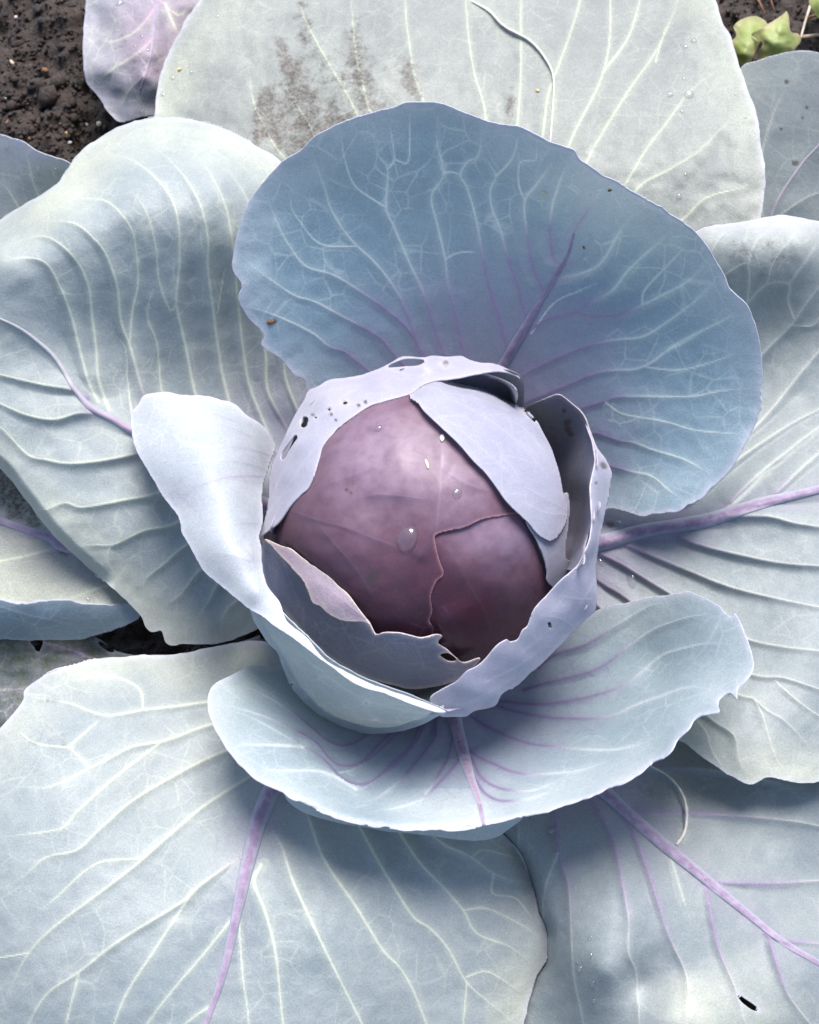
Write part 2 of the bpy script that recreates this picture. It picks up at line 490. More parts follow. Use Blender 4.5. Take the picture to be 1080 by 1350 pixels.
def grow_tertiary(veins, poly, seed, spacing, maxlen):
    """branch small veins off the drawn ones; they stop where they meet another"""
    rnd = random.Random(seed)
    CELL = 5.0
    occ = {}
    def mark(line, vid):
        for p in line: occ[(int(p[0] // CELL), int(p[1] // CELL))] = vid
    lines = []
    for i, v in enumerate(veins):
        L = spline(v['p'], 4.0); mark(L, i); lines.append((L, 1.0 if v['w'][0] > 1.2 else 0.6, 2))
    x0, y0 = poly.min(0) - 4; x1, y1 = poly.max(0) + 4
    gx = np.arange(x0, x1, 6.0); gy = np.arange(y0, y1, 6.0)
    IN = inside_rows(poly, gx, gy)
    def isin(x, y):
        c = int((x - x0) / 6.0); r = int((y - y0) / 6.0)
        return 0 <= r < IN.shape[0] and 0 <= c < IN.shape[1] and IN[r, c]
    out = []
    vid = len(veins)
    queue = list(lines)
    while queue:
        L, str_, depth = queue.pop(0)
        if depth == 0 or len(L) < 6: continue
        sp = spacing * (1.7 if depth == 2 else 1.6)
        for side in (-1, 1):
            s = rnd.uniform(0.3, 1.0) * sp
            while s < (len(L) - 2) * 4.0:
                i = int(s / 4.0)
                tx, ty = L[min(i + 1, len(L) - 1)] - L[max(i - 1, 0)]
                n = math.hypot(tx, ty) + 1e-9; tx /= n; ty /= n
                a0 = math.atan2(ty, tx)
                a = a0 + side * rad(rnd.uniform(38, 62))
                x, y = L[i]
                P = [(x, y)]
                ml = 1.5 * maxlen * rnd.uniform(0.4, 1.0) * (1.0 if depth == 2 else 0.55)
                trav = 0; hit = False
                bend = rnd.uniform(-0.05, 0.035) * side
                while trav < ml:
                    a += bend + rnd.uniform(-0.10, 0.10)
                    x += 4.5 * math.cos(a); y += 4.5 * math.sin(a); trav += 4.5
                    if not isin(x, y): break
                    P.append((x, y))
                    if trav > 16 and any(occ.get((int(x // CELL) + u, int(y // CELL) + v), vid) != vid for u in (-1, 0, 1) for v in (-1, 0, 1)): hit = True; break
                if len(P) > 3:
                    P = np.array(P)
                    mark(P[3:], vid); vid += 1
                    k = 0.40 if depth == 2 else 0.22
                    out.append(dict(p=P, w=(1.5 if depth == 2 else 1.2, 1.1 if depth == 2 else 1.0), s=(k * str_, k * str_ * (0.8 if hit else 0.15)), c=(0.0, 0.0), A=0.10 if depth == 2 else 0.0, raw=True))
                    queue.append((P, str_, depth - 1))
                s += sp * rnd.uniform(0.7, 1.5)
    return out

class Sheet:
    """one curved blade of leaf: an outline and heights over it, cut into a fine mesh with its veins raised"""
    def __init__(s, outline, ctrl=None, zfun=None, veins=(), rib=None, vw=(2.6, 1.2), vc=(0.8, 0.0), relief=0.9, down=(-0.25, 1.0),
                 holes=(), rolls=(), wob=1.4, wave=0.0012, wavel=90.0, seed=1, tert=None, maxt=80, edge=(5.0, 0.7), purple=None, stain=None, spots=(),
                 bloom=0.0, wet_or_margin=None, step=None, smooth_out=True, ribw=(9, 2), teeth=0.5, bumpy=0.0, vs=(1.0, 0.75), ribc=(1.0, 0.3)):
        h = s.h = step or STEP
        rng = np.random.RandomState(seed)
        P = pts(outline) if isinstance(outline, str) else outline
        B = spline(P, 3.0, True) if smooth_out else P
        # uneven margin
        k = np.arange(len(B)) * 3.0
        nrm = np.roll(B, -1, 0) - np.roll(B, 1, 0); nrm = np.c_[nrm[:, 1], -nrm[:, 0]] / (np.linalg.norm(nrm, axis=1, keepdims=True) + 1e-9)
        amp = wob * (0.7 * vnoise(k / 22.0, k * 0 + seed * 3.1, seed) + 0.5 * vnoise(k / 8.0, k * 0 + 7.7, seed + 1))
        tooth = teeth * np.maximum(vnoise(k / 30.0, k * 0 + 3.3, seed + 2) - 0.35, 0) * 6.0 * np.abs(vnoise(k / 5.0, k * 0 + 1.3, seed + 5))
        B = B + nrm * (amp + tooth)[:, None]
        s.B = B
        x0, y0 = B.min(0) - 2 * h; x1, y1 = B.max(0) + 2 * h
        gx = np.arange(x0, x1, h); gy = np.arange(y0, y1, h)
        s.x0, s.y0 = x0, y0
        IN = inside_rows(B, gx, gy)
        bounds = [B]
        for H in holes:
            H = spline(pts(H), 1.5, True); bounds.append(H)
            IN &= ~inside_rows(H, gx, gy)
        X, Y = np.meshgrid(gx, gy)
        cell = IN[:-1, :-1] | IN[1:, :-1] | IN[:-1, 1:] | IN[1:, 1:]
        used = np.zeros_like(IN)
        for a in (0, 1):
            for b in (0, 1): used[a:a + cell.shape[0], b:b + cell.shape[1]] |= cell
        snap = used & ~IN
        sx, sy = X[snap], Y[snap]
        best = np.full(len(sx), 1e9); nxp = sx.copy(); nyp = sy.copy()
        for Bd in bounds:
            D = np.r_[Bd, Bd[:1]]
            for c0 in range(0, len(sx), 1500):
                sl_ = slice(c0, c0 + 1500)
                d, tt, ox, oy = seg_dist(sx[sl_], sy[sl_], D)
                m = d < best[sl_]
                bb = best[sl_]; bb[m] = d[m]; best[sl_] = bb
                q = nxp[sl_]; q[m] = (sx[sl_] - ox)[m]; nxp[sl_] = q
                q = nyp[sl_]; q[m] = (sy[sl_] - oy)[m]; nyp[sl_] = q
        X[snap] = nxp; Y[snap] = nyp
        s.cell, s.used, s.IN = cell, used, IN
        s.X, s.Y = X, Y
        # heights
        Z = RBF(ctrl)(X, Y) if ctrl is not None else zfun(X, Y)
        Z = Z + wave * fbm(X / wavel, Y / wavel, seed + 40, 2) + bumpy * fbm(X / 28.0, Y / 28.0, seed + 60, 2)
        # distance to the margin
        ED = np.full(X.shape, 99.0)
        um = np.argwhere(used)
        Bs = np.concatenate([spline(b, 1e9, True) if False else b for b in bounds])[::1]
        # coarse search through a bucket grid
        rowsX, rowsY = X[used], Y[used]
        ed = np.full(len(rowsX), 99.0)
        CB = 40.0
        buck = {}
        for p in Bs: buck.setdefault((int(p[0] // CB), int(p[1] // CB)), []).append(p)
        kx = (rowsX // CB).astype(int); ky = (rowsY // CB).astype(int)
        key = kx * 100003 + ky
        order = np.argsort(key, kind='stable'); ks = key[order]
        starts = np.r_[0, np.flatnonzero(np.diff(ks)) + 1, len(ks)]
        for a, b in zip(starts[:-1], starts[1:]):
            ii = order[a:b]; cx, cy = kx[ii[0]], ky[ii[0]]
            near = []
            for u in (-1, 0, 1):
                for v in (-1, 0, 1): near += buck.get((cx + u, cy + v), [])
            if not near: continue
            N_ = np.array(near)
            d2 = (rowsX[ii, None] - N_[None, :, 0])**2 + (rowsY[ii, None] - N_[None, :, 1])**2
            ed[ii] = np.minimum(np.sqrt(d2.min(1)), 99)
        ED[used] = ed
        s.ED = ED
        # rolled margins
        for line, wid, drop in rolls:
            L = spline(pts(line), 4.0)
            m, d, t, ox, oy = s.near(L, wid)
            f = np.clip(1 - d / wid, 0, 1)**2
            Z[m] -= drop * f * np.minimum(1, 8 * np.minimum(t + 0.03, 1.03 - t))
        # veins
        VI = np.zeros(X.shape); HU = np.zeros(X.shape); DS = np.zeros(X.shape)
        vl = []
        for v in veins:
            if isinstance(v, str): v = dict(p=v)
            v = dict(v); v['p'] = pts(v['p']) if isinstance(v['p'], str) else v['p']
            if 'w' in v and v['w'][0] < vw[0] - .5: v.setdefault('c', (min(vc[1], 0.0), min(vc[1], 0.0))); v.setdefault('A', relief * 0.16)
            v.setdefault('w', vw); v.setdefault('c', vc); v.setdefault('A', relief * min(1.0, (v['w'][0] / max(vw))**2 if v['w'][0] < vw[0] - .01 else 1.0)); v.setdefault('s', vs)
            vl.append(v)
        s.rib = None
        allv = list(vl)
        if rib is not None:
            R = pts(rib); s.rib = (R, ribw, ribc)
            allv.append(dict(p=R, w=(ribw[0] * 0.62, ribw[1] * 0.8), c=ribc, A=relief * 1.3, s=(0.9, 0.8)))
        if tert and tert < 0: allv = grow_tertiary(allv, B, seed, tert, maxt) + allv
        dn = np.array(down) / np.linalg.norm(down)
        for v in allv:
            L = v['p'] if v.get('raw') else spline(v['p'], 5.0)
            if len(L) < 2: continue
            wmax = max(v['w'])
            reach = max(3 * wmax, 48.0 if v['A'] > 0.25 else 8.0)
            r = s.near(L, reach)
            if r is None: continue
            m, d, t, ox, oy = r
            wv = v['w'][0] + (v['w'][1] - v['w'][0]) * t
            st = (v['s'][0] + (v['s'][1] - v['s'][0]) * t) * (1 if v.get('raw') else 1 - 0.85 * smooth(0.80, 1.0, t))
            it = st * np.maximum(np.exp(-(d / (wv * 0.82))**2), (0.22 if wv.max() > 1.7 else 0) * np.exp(-(d / (wv * 3.2))**2))
            cur = VI[m]; hc = HU[m]
            hue = np.clip(v['c'][0] + (v['c'][1] - v['c'][0]) * np.minimum(1, t * 1.1), 0, 1)
            take = it > cur
            cur[take] = it[take]; hc[take] = hue[take]
            VI[m] = cur; HU[m] = hc
            if v['A'] > 0:
                side = ox * dn[0] + oy * dn[1]
                big = v['A'] > 0.25
                wd = (lambda q: (3.0 + 1.4 * wv) * q + ((12.0 + 5.0 * wv) if big else 3.0 + wv) * (1 - q))(smooth(-0.9, 0.9, side / (d + 0.5)))
                if v.get('narrow'): wd = 1.5 * wv
                g = v['A'] * 0.001 * (1.0 - np.clip(t, 0, 1)**1.3) * np.exp(-(d / wd)**1.6) * (1 - (d / reach)**2) * np.minimum(1, (t + 0.01) * 6)
                DS[m] = np.maximum(DS[m], g)
        Z = Z + DS
        s.Z = Z
        # colour masks
        PU = purple(X, Y) if purple else np.zeros(X.shape)
        ST = stain(X, Y) if stain else np.zeros(X.shape)
        SPT = np.zeros(X.shape)
        for (cx, cy, r) in spots: SPT = np.maximum(SPT, 1 - smooth(r * 0.6, r * 1.3, np.hypot(X - cx, Y - cy) + 0.25 * r * vnoise(X / r, Y / r, 5)))
        BL = bloom(X, Y) if callable(bloom) else np.full(X.shape, bloom)
        WT = wet_or_margin(X, Y) if wet_or_margin else 1.0 * smooth(80, 5, ED) * np.clip(0.75 + 0.8 * fbm(X / 120.0, Y / 120.0, seed + 90, 2), 0, 1)  # default: paler margin, on the front leaf a painted sunlit rim
        EDG = edge[1] * np.exp(-(ED / edge[0])**1.5)
        s.attr1 = np.stack([np.clip(VI, 0, 1), HU, np.clip(PU, 0, 1), EDG], -1)
        s.attr2 = np.stack([np.clip(ST, 0, 1), SPT, np.clip(BL, 0, 1), WT], -1)
        s.HU = HU

    def near(s, L, reach):
        x0, y0 = L[:, 0].min() - reach, L[:, 1].min() - reach; x1, y1 = L[:, 0].max() + reach, L[:, 1].max() + reach
        c0 = max(0, int((x0 - s.x0) / s.h)); c1 = min(s.X.shape[1], int((x1 - s.x0) / s.h) + 2)
        r0 = max(0, int((y0 - s.y0) / s.h)); r1 = min(s.X.shape[0], int((y1 - s.y0) / s.h) + 2)
        if c1 <= c0 or r1 <= r0: return None
        # walk along the line in pieces to keep the tables small
        sub = np.zeros(s.X.shape, bool); sub[r0:r1, c0:c1] = s.used[r0:r1, c0:c1]
        rr, cc = np.nonzero(sub[r0:r1, c0:c1]); rr += r0; cc += c0
        if len(rr) == 0: return None
        PX, PY = s.X[rr, cc], s.Y[rr, cc]
        n = len(rr)
        D = np.empty(n); T = np.empty(n); OX = np.empty(n); OY = np.empty(n)
        for a in range(0, n, 6000):
            q = slice(a, a + 6000)
            D[q], T[q], OX[q], OY[q] = seg_dist(PX[q], PY[q], L)
        k = D < reach
        return (rr[k], cc[k]), D[k], T[k], OX[k], OY[k]

    def z(s, px, py):
        fx = (np.asarray(px, float) - s.x0) / s.h; fy = (np.asarray(py, float) - s.y0) / s.h
        c = np.clip(fx.astype(int), 0, s.X.shape[1] - 2); r = np.clip(fy.astype(int), 0, s.X.shape[0] - 2)
        u = np.clip(fx - c, 0, 1); v = np.clip(fy - r, 0, 1)
        return (s.Z[r, c] * (1 - u) + s.Z[r, c + 1] * u) * (1 - v) + (s.Z[r + 1, c] * (1 - u) + s.Z[r + 1, c + 1] * u) * v

    def behind(s, fronts, gap=0.005, name=''):
        """keep this blade behind the ones already laid in front of it"""
        for fn in fronts:
            for f in FRONT[fn]:
                zf = f.z(s.X, s.Y)
                c = ((s.X - f.x0) / f.h).astype(int); r = ((s.Y - f.y0) / f.h).astype(int)
                ok = (c >= 0) & (r >= 0) & (c < f.IN.shape[1] - 1) & (r < f.IN.shape[0] - 1)
                inn = np.zeros(s.X.shape, bool)
                inn[ok] = f.IN[r[ok], c[ok]]
                m = inn & s.used
                if not m.any(): continue
                over = s.Z[m] - (zf[m] - gap)
                if (over > 0).any():
                    REPORT.append('%s through %s: %d px, max %.1f mm' % (name, fn, int((over > 0).sum() * s.h**2), over.max() * 1000))
                # soft push, fading with the distance the front blade stands over it
                corr = np.zeros(s.X.shape); corr[m] = np.maximum(over, 0)
                for _ in range(10):
                    blur = (np.roll(corr, 2, 0) + np.roll(corr, -2, 0) + np.roll(corr, 2, 1) + np.roll(corr, -2, 1)) / 4
                    corr = np.where(m, np.maximum(blur, np.where(m, np.maximum(over_full(s, m, over), 0), 0)), blur)
                s.Z = s.Z - corr

    def mesh(s):
        idx = np.full(s.X.shape, -1, np.int64)
        idx[s.used] = np.arange(s.used.sum())
        V = world(s.X[s.used], s.Y[s.used], s.Z[s.used]) - BASE
        r, c = np.nonzero(s.cell)
        F = np.c_[idx[r, c], idx[r + 1, c], idx[r + 1, c + 1], idx[r, c + 1]]
        return V, F, s.attr1[s.used], s.attr2[s.used]

def skirt(line, sheet, toward, frac, zend, seed):
    """the hidden lower wall of a wrapper leaf: from behind its turning edge down and in to its foot"""
    P = pts(line); c = np.array(toward, float)
    Q = P + (c - P) * frac
    P = P + (c - P) * 0.055
    zs = sheet.z(P[:, 0], P[:, 1]) - 0.0022
    ctrl = [(p[0], p[1], z) for p, z in zip(P, zs)] + [(q[0], q[1], zend) for q in Q]
    k = Sheet(np.r_[P, Q[::-1]], ctrl=ctrl, seed=seed, wob=0.2, teeth=0, wave=0.0, step=5.0, edge=(2, 0))
    k.hidden = True
    return k

def over_full(s, m, over):
    a = np.zeros(s.X.shape); a[m] = over
    return a

def add_leaf(name, sheets, mats, fronts=(), label=None, thick=0.0007, key=None, parent=cabbage, ribmat=None, gap=0.005):
    """one leaf: all its blades in one mesh, its midrib a child"""
    Vs, Fs, A1, A2, MI, off = [], [], [], [], [], 0
    if not isinstance(mats, (list, tuple)): mats = [mats]
    for i, sh in enumerate(sheets):
        if not getattr(sh, 'hidden', False): sh.behind(fronts, gap, key or name)
        V, F, a, b = sh.mesh()
        Vs.append(V); Fs.append(F + off); A1.append(a); A2.append(b); MI.append(np.full(len(F), min(i, len(mats) - 1))); off += len(V)
    me = mesh_from(name, np.concatenate(Vs), np.concatenate(Fs))
    set_attr(me, 'veins', np.concatenate(A1)); set_attr(me, 'marks', np.concatenate(A2))
    o = link(name, me, parent)
    for m in mats: me.materials.append(m)
    me.polygons.foreach_set('material_index', np.concatenate(MI).astype(np.int32))
    md = o.modifiers.new('thickness', 'SOLIDIFY'); md.thickness = thick; md.offset = -1.0; md.use_rim = True; md.use_rim_only = True
    if label: o['label'] = label
    for sh in sheets:
        if sh.rib is None: continue
        R, (w0, w1), (c0, c1) = sh.rib
        L = spline(R, 4.0)
        t = np.linspace(0, 1, len(L))
        tan = np.gradient(L, axis=0); tan /= np.linalg.norm(tan, axis=1, keepdims=True) + 1e-9
        nor = np.c_[-tan[:, 1], tan[:, 0]]
        wd = w0 + (w1 - w0) * t**0.8
        wd = wd * (1 + 0.10 * vnoise(t * 9, t * 0 + 2.2, 4))
        ks = np.linspace(-1, 1, 11)
        VV, AA = [], []
        for kk in ks:
            q = L + nor * (wd * kk)[:, None]
            zz = sh.z(q[:, 0], q[:, 1])
            hgt = wd * 0.00042 * 0.58 * (np.sqrt(max(0.0, 1 - kk * kk)) - 0.30)
            VV.append(world(q[:, 0], q[:, 1], zz + hgt) - BASE)
            AA.append(np.c_[np.ones(len(L)), c0 + (c1 - c0) * np.minimum(1, t * 1.1), np.full(len(L), abs(kk)), np.zeros(len(L))])
        V = np.stack(VV, 1).reshape(-1, 3); A = np.stack(AA, 1).reshape(-1, 4)
        n, k = len(L), len(ks)
        ii = np.arange(n * k).reshape(n, k)
        F = np.c_[ii[:-1, :-1].ravel(), ii[:-1, 1:].ravel(), ii[1:, 1:].ravel(), ii[1:, :-1].ravel()]
        mr = mesh_from('midrib', V, F)
        # face the viewer
        if len(mr.polygons):
            nz = np.zeros(len(mr.polygons) * 3); mr.polygons.foreach_get('normal', nz)
            if nz.reshape(-1, 3)[:, 2].sum() < 0: mr.flip_normals()
        set_attr(mr, 'veins', A)
        rb = link('midrib', mr, o, ribmat or M_RIB)
        sd = rb.modifiers.new('thickness', 'SOLIDIFY'); sd.thickness = 0.0008; sd.offset = -1.0
    FRONT[key or name] = [q for q in sheets if not getattr(q, 'hidden', False)]
    return o
# ================================================================== the leaves, front to back (outlines in photograph pixels, heights in metres)
def blob(cx, cy, rx, ry, ang=0.0):
    ca, sa = math.cos(rad(ang)), math.sin(rad(ang))
    return lambda X, Y: np.exp(-((((X - cx) * ca + (Y - cy) * sa) / rx)**2 + ((-(X - cx) * sa + (Y - cy) * ca) / ry)**2))
def near_base(cx, cy, r0, r1):
    return lambda X, Y: 1 - smooth(r0, r1, np.hypot(X - cx, Y - cy))
def total(*f): return lambda X, Y: np.clip(sum(g(X, Y) for g in f), 0, 1)

# --- M: left wrapper leaf, its margin flared outward into a bright lip
m_lip = Sheet("172,553 173,544 182,533 189,522 216,517 238,520 271,522 289,526 309,533 327,548 344,559 356,573 363,589 358,606 352,625 347,640 346,660 346,690 342,708 345,726 347,750 354,774 369,795 376,815 386,826 402,839 410,848 419,860 434,873 463,889 487,900 508,908 541,919 567,928 588,938 575,939 541,927 510,915 484,907 463,898 441,882 426,872 404,855 386,840 367,829 349,814 330,803 312,789 289,770 270,754 255,730 240,702 238,689 233,678 222,664 213,653 204,636 193,618 182,598 176,582",
    ctrl=[(172,553,.128),(190,522,.130),(240,520,.134),(300,530,.132),(345,560,.120),(363,589,.108),(350,640,.118),(345,700,.136),(180,600,.134),(225,660,.140),(245,710,.146),(290,770,.152),(330,803,.156),
          (230,580,.146),(290,570,.143),(330,600,.133),(270,630,.155),(310,650,.151),(335,665,.139),(300,710,.163),(330,730,.160),(345,745,.154),(354,774,.158),(340,780,.163),(376,815,.163),(404,845,.166),(434,875,.164),(487,903,.160),(541,922,.155),(588,938,.150)],
    veins=[dict(p="348,628 325,627 300,629 275,636 255,643", w=(2.4, 1.6), s=(.9, .5), c=(1.2, .9), A=.3), "358,600 320,590 270,590 220,600", "352,620 330,612 290,606 240,612", "340,690 310,690 270,700", "330,740 300,730 270,728", "330,575 290,560 230,552", "310,555 260,540 215,535"],
    vw=(2.2, 1.2), vc=(0.9, 0.1), relief=0.35, vs=(0.6, 0.2), edge=(4, 0.6), seed=11, tert=38, maxt=70, wave=0.0015, wavel=60, wob=0.9)
m_wall = Sheet("318,785 328,802 335,821 351,844 365,860 372,879 381,902 400,925 418,940 440,953 460,961 480,967 500,968 530,964 560,953 580,943 589,938 577,931 541,917 508,905 487,897 463,885 434,868 404,838 370,805 340,775",
    ctrl=[(318,785,.138),(340,775,.150),(330,803,.138),(351,844,.124),(372,879,.112),(400,925,.098),(440,953,.091),(480,967,.088),(530,964,.100),(560,953,.120),(589,938,.146),
          (370,805,.160),(404,838,.1638),(434,870,.1625),(487,897,.1585),(541,918,.1540),(400,880,.130),(440,915,.124),(500,935,.126),(480,920,.138),(540,940,.130)],
    veins=["580,940 540,938 490,925 450,905 420,880", "585,941 530,952 480,948 440,935"], vw=(2, 1), vc=(0, 0), relief=0.2, vs=(0.3, 0.3), edge=(3, 0.5), seed=12, wob=0.8, wave=0.001,
    holes=["383,902 386,899 387,905 384,907", "480,926 484,925 487,927 483,928", "492,949 496,948 499,950 495,951"])
m_sk = skirt('322,795 335,821 351,844 372,879 400,925 440,953 480,967 530,964 560,953 585,943', m_wall, (565, 760), 0.24, 0.045, 13)
add_leaf('wrapper_leaf', [m_lip, m_wall, m_sk], [M_LIP, M_FRONT, M_FRONT], label='pale wrapper leaf flared outward into a bright curled lip', key='M')

# --- P: right wrapper leaf: outer face, inner face with its shade put into a dark colour
p_out = Sheet("800,607 807,623 806,632 802,658 801,660 797,680 795,693 790,718 787,735 786,753 787,773 785,803 777,813 757,832 720,870 696,890 681,904 663,914 655,929 643,934 626,937 616,944 606,945 583,945 574,938 567,921 581,910 602,898 616,885 626,880 641,868 657,850 669,843 673,846 683,843 689,831 696,825 704,804 723,783 740,765 757,751 763,745 772,727 778,710 781,685 779,642 783,620 785,607 784,597 780,578 772,556 776,560 787,588",
    ctrl=[(773,556,.140),(787,588,.149),(806,630,.146),(801,660,.146),(795,693,.148),(787,735,.146),(787,773,.142),(780,808,.135),(757,832,.133),(720,870,.130),(681,904,.128),(655,929,.124),(616,944,.122),(583,945,.128),(567,921,.138),
          (784,600,.158),(781,640,.165),(781,685,.168),(772,727,.168),(757,751,.166),(723,783,.164),(696,825,.158),(673,846,.155),(641,868,.153),(616,885,.150),(790,660,.158),(785,710,.160),(770,770,.157),(730,820,.152),(680,870,.146),(630,915,.140)],
    veins=["787,760 770,790 740,830 700,850", "690,860 720,835 750,805", "640,900 680,880 720,850 760,800", "620,925 660,905 690,885", "600,930 640,920 670,900", "795,690 785,730 770,770", "780,790 760,790 735,785", "755,825 735,815 712,812"], vw=(2, 1.2), relief=0.45, vc=(.1, 0), vs=(.6, .3), edge=(4, .6), seed=21, wob=0.6, wave=0.0018, wavel=45,
    holes=["722,820 725,819 728,825 727,830 724,828"], spots=[(796, 613, 5.5), (786, 637, 2)])
p_in = Sheet("704,532 712,530 722,525 732,521 740,522 755,534 765,542 772,553 777,567 783,583 786,600 786,612 782,627 781,642 782,667 782,685 774,708 770,725 770,740 765,747 752,752 740,745 728,725 715,680 704,630 695,580 690,545",
    ctrl=[(704,532,.128),(722,525,.136),(740,522,.140),(765,542,.142),(777,567,.144),(785,600,.155),(780,640,.162),(781,685,.165),(771,727,.165),(760,748,.162),(690,545,.085),(704,630,.055),(715,680,.055),(740,740,.095),
          (730,560,.110),(750,600,.104),(755,660,.094),(755,710,.104)],
    veins=["735,650 740,600 735,560", "745,700 750,640 755,590"], vw=(2, 1), vs=(.25, .1), relief=0.2, edge=(3.0, .6), seed=22, wob=0.6, teeth=1.0,
    spots=[(744, 541, 3.2), (748, 557, 5), (749, 566, 5), (752, 572, 4), (731, 577, 1.6), (728, 565, 1.6), (733, 585, 1.5)])
p_sk = skirt('801,655 797,680 795,693 789,725 786,760 785,800 776,813 757,832 720,870 681,903 655,928 626,936 606,944 585,944', p_out, (575, 745), 0.26, 0.05, 23)
add_leaf('wrapper_leaf', [p_out, p_in, p_sk], [M_WRAP, M_SLATE_SHADE, M_WRAP], label='upright lavender wrapper leaf with one small hole and a dark inner face', key='P')

# --- O: inner front leaf with a folded pink margin
o_lip = Sheet("349,711 367,718 384,724 399,737 413,747 434,760 445,771 457,782 467,795 478,809 487,822 495,838 487,824 476,820 463,819 449,817 434,809 423,799 413,795 408,784 400,767 389,754 380,743 367,730 358,720",
    ctrl=[(349,711,.128),(384,724,.140),(413,747,.145),(445,771,.148),(478,809,.147),(495,838,.143),(367,731,.131),(389,755,.136),(408,784,.137),(434,810,.138),(463,820,.141),(420,772,.1445),(448,795,.146)],
    veins=["480,815 450,790 420,765"], vs=(.4, .1), vc=(1, .8), relief=0.2, edge=(2.4, .9), seed=31, wob=0.7, wave=0.0006, step=1.8)
o_wall = Sheet("347,712 345,735 346,755 352,775 362,792 380,812 400,835 430,862 460,882 490,896 520,904 541,908 561,907 581,904 600,898 614,890 628,876 633,868 612,874 603,869 590,857 577,848 583,839 574,837 567,839 553,841 530,835 515,834 503,835 495,837 485,818 468,806 450,790 420,765 390,735 365,718",
    ctrl=[(347,712,.124),(346,755,.108),(362,792,.100),(400,835,.096),(460,882,.092),(520,904,.094),(561,907,.096),(600,898,.104),(633,868,.120),(603,869,.128),(583,839,.139),(553,841,.144),(530,835,.145),(495,837,.1405),
          (365,718,.127),(390,738,.131),(420,768,.135),(450,793,.1375),(475,812,.139),(500,870,.118),(560,875,.122),(430,830,.112),(390,785,.112)],
    veins=["370,735 380,760 392,790 396,815", "400,790 440,830 500,850"], vw=(1.5, 1), vs=(.3, .2), relief=0.15, edge=(2.6, .95), seed=32, wob=0.7, wave=0.001,
    holes=["580,864 590,861 600,867 603,871 596,873 588,871"])
add_leaf('wrapper_leaf', [o_lip, o_wall], [M_PINK, M_SLATE_SHADE], fronts=['M', 'P'], label='slate-violet wrapper leaf with a folded pink margin and torn edge', key='O')

# --- T: upper left wrapper leaf with insect holes
t_out = Sheet("354,640 355,629 359,611 368,590 381,562 393,539 401,527 406,515 419,509 434,501 454,498 478,494 503,484 517,477 531,470 560,471 569,469 591,470 608,469 618,474 634,478 650,479 669,486 683,495 690,506 685,498 671,492 656,490 642,491 625,494 606,498 590,500 575,502 557,508 540,519 527,523 503,530 487,535 470,546 446,564 426,588 421,605 411,632 405,645 397,652 383,667 370,686 359,696 348,704 341,709 345,698 353,667",
    ctrl=[(354,640,.120),(368,590,.126),(393,539,.132),(419,509,.136),(478,494,.144),(531,470,.146),(569,469,.150),(618,474,.152),(669,486,.150),(690,506,.146),(341,709,.124),(353,667,.122),
          (405,645,.158),(421,605,.162),(446,564,.164),(487,535,.166),(540,519,.167),(590,500,.166),(642,491,.160),(383,667,.148),(359,696,.134),(395,585,.150),(430,530,.154),(500,508,.160),(560,488,.163),(620,484,.160),(380,630,.143)],
    veins=["365,640 385,600 410,560 445,530", "375,650 400,610 430,570", "358,660 372,620 392,575", "420,520 450,512 490,505", "520,490 550,495 580,488", "352,680 365,660 390,640"], vw=(2, 1.2), vs=(.5, .25), vc=(0, 0), relief=0.35, edge=(3, .6), seed=41, wob=0.5, wave=0.0014, wavel=50,
    bloom=0.25, spots=[(434, 539, 3), (437, 546, 2.4), (443, 554, 2.2), (413, 547, 2.5), (454, 531, 3.2), (473, 534, 2.5), (482, 530, 2.5), (588, 480, 4), (598, 516, 2)],
    holes=["394,574 388,574 379,586 371,598 370,606 374,606 381,594 389,582", "401,549 406,551 405,560 401,564 396,561 397,553", "415,548 418,548 417,553 414,553", "432,539 435,537 436,541 433,542", "449,531 456,529 459,531 454,533",
           "508,484 532,473 560,474 553,481 533,483", "561,484 565,486 566,489 562,488", "580,478 587,480 590,482 585,483"], )
t_in = Sheet("585,499 606,495 642,488 671,489 686,497 691,508 691,523 689,537 676,531 652,519 634,512 607,506",
    ctrl=[(585,499,.152),(642,488,.152),(686,497,.145),(691,523,.118),(688,537,.108),(634,512,.128),(607,506,.138),(655,505,.132)], edge=(2, .5), seed=42, wob=0.8, teeth=1.2, wave=0.0005)
t_sk = skirt('346,700 354,667 355,629 368,591 381,563 393,541 406,518 434,503 478,496 517,480 531,473 569,472 608,472 650,482 683,497 688,515', t_out, (565, 720), 0.14, 0.06, 43)
add_leaf('wrapper_leaf', [t_out, t_in, t_sk], [M_WRAP, M_SLATE_SHADE, M_WRAP], fronts=['M'], label='pale lavender wrapper leaf with a row of insect holes', key='T')  # inner flare takes the dark slate as its painted shade

# --- Q: smooth pale leaf hugging the upper right of the head, and the tucked end of the one under it
q_top = Sheet("539,519 551,531 561,544 585,566 608,588 626,609 640,623 655,643 670,663 687,680 698,690 710,705 725,713 733,710 743,697 749,680 749,667 743,650 738,625 733,608 727,590 715,567 707,553 690,537 673,527 653,514 634,507 607,497 587,493 575,495 557,501",
    zfun=lambda X, Y: np.maximum(head_z(X, Y, 0.0055), 0.10) , edge=(2.5, .55), seed=51, wob=0.5, wave=0.0009, wavel=70, bumpy=0.0004,
    veins=["745,660 700,600 640,550 570,515", "745,672 690,640 640,595 590,550", "740,640 720,600 680,550", "748,680 715,675 680,655", "715,610 690,585 670,575", "690,640 670,610 650,600"], vw=(2, 1.2), vs=(.5, .25), vc=(.6, .3), relief=0.15,
    holes=["684,536 690,538 700,546 708,556 713,566 706,558 697,549 690,543"])
add_leaf('wrapper_leaf', [q_top], [M_WRAP], fronts=['T'], label='smooth pale lilac leaf hugging the top of the head', key='Q', gap=0.002)
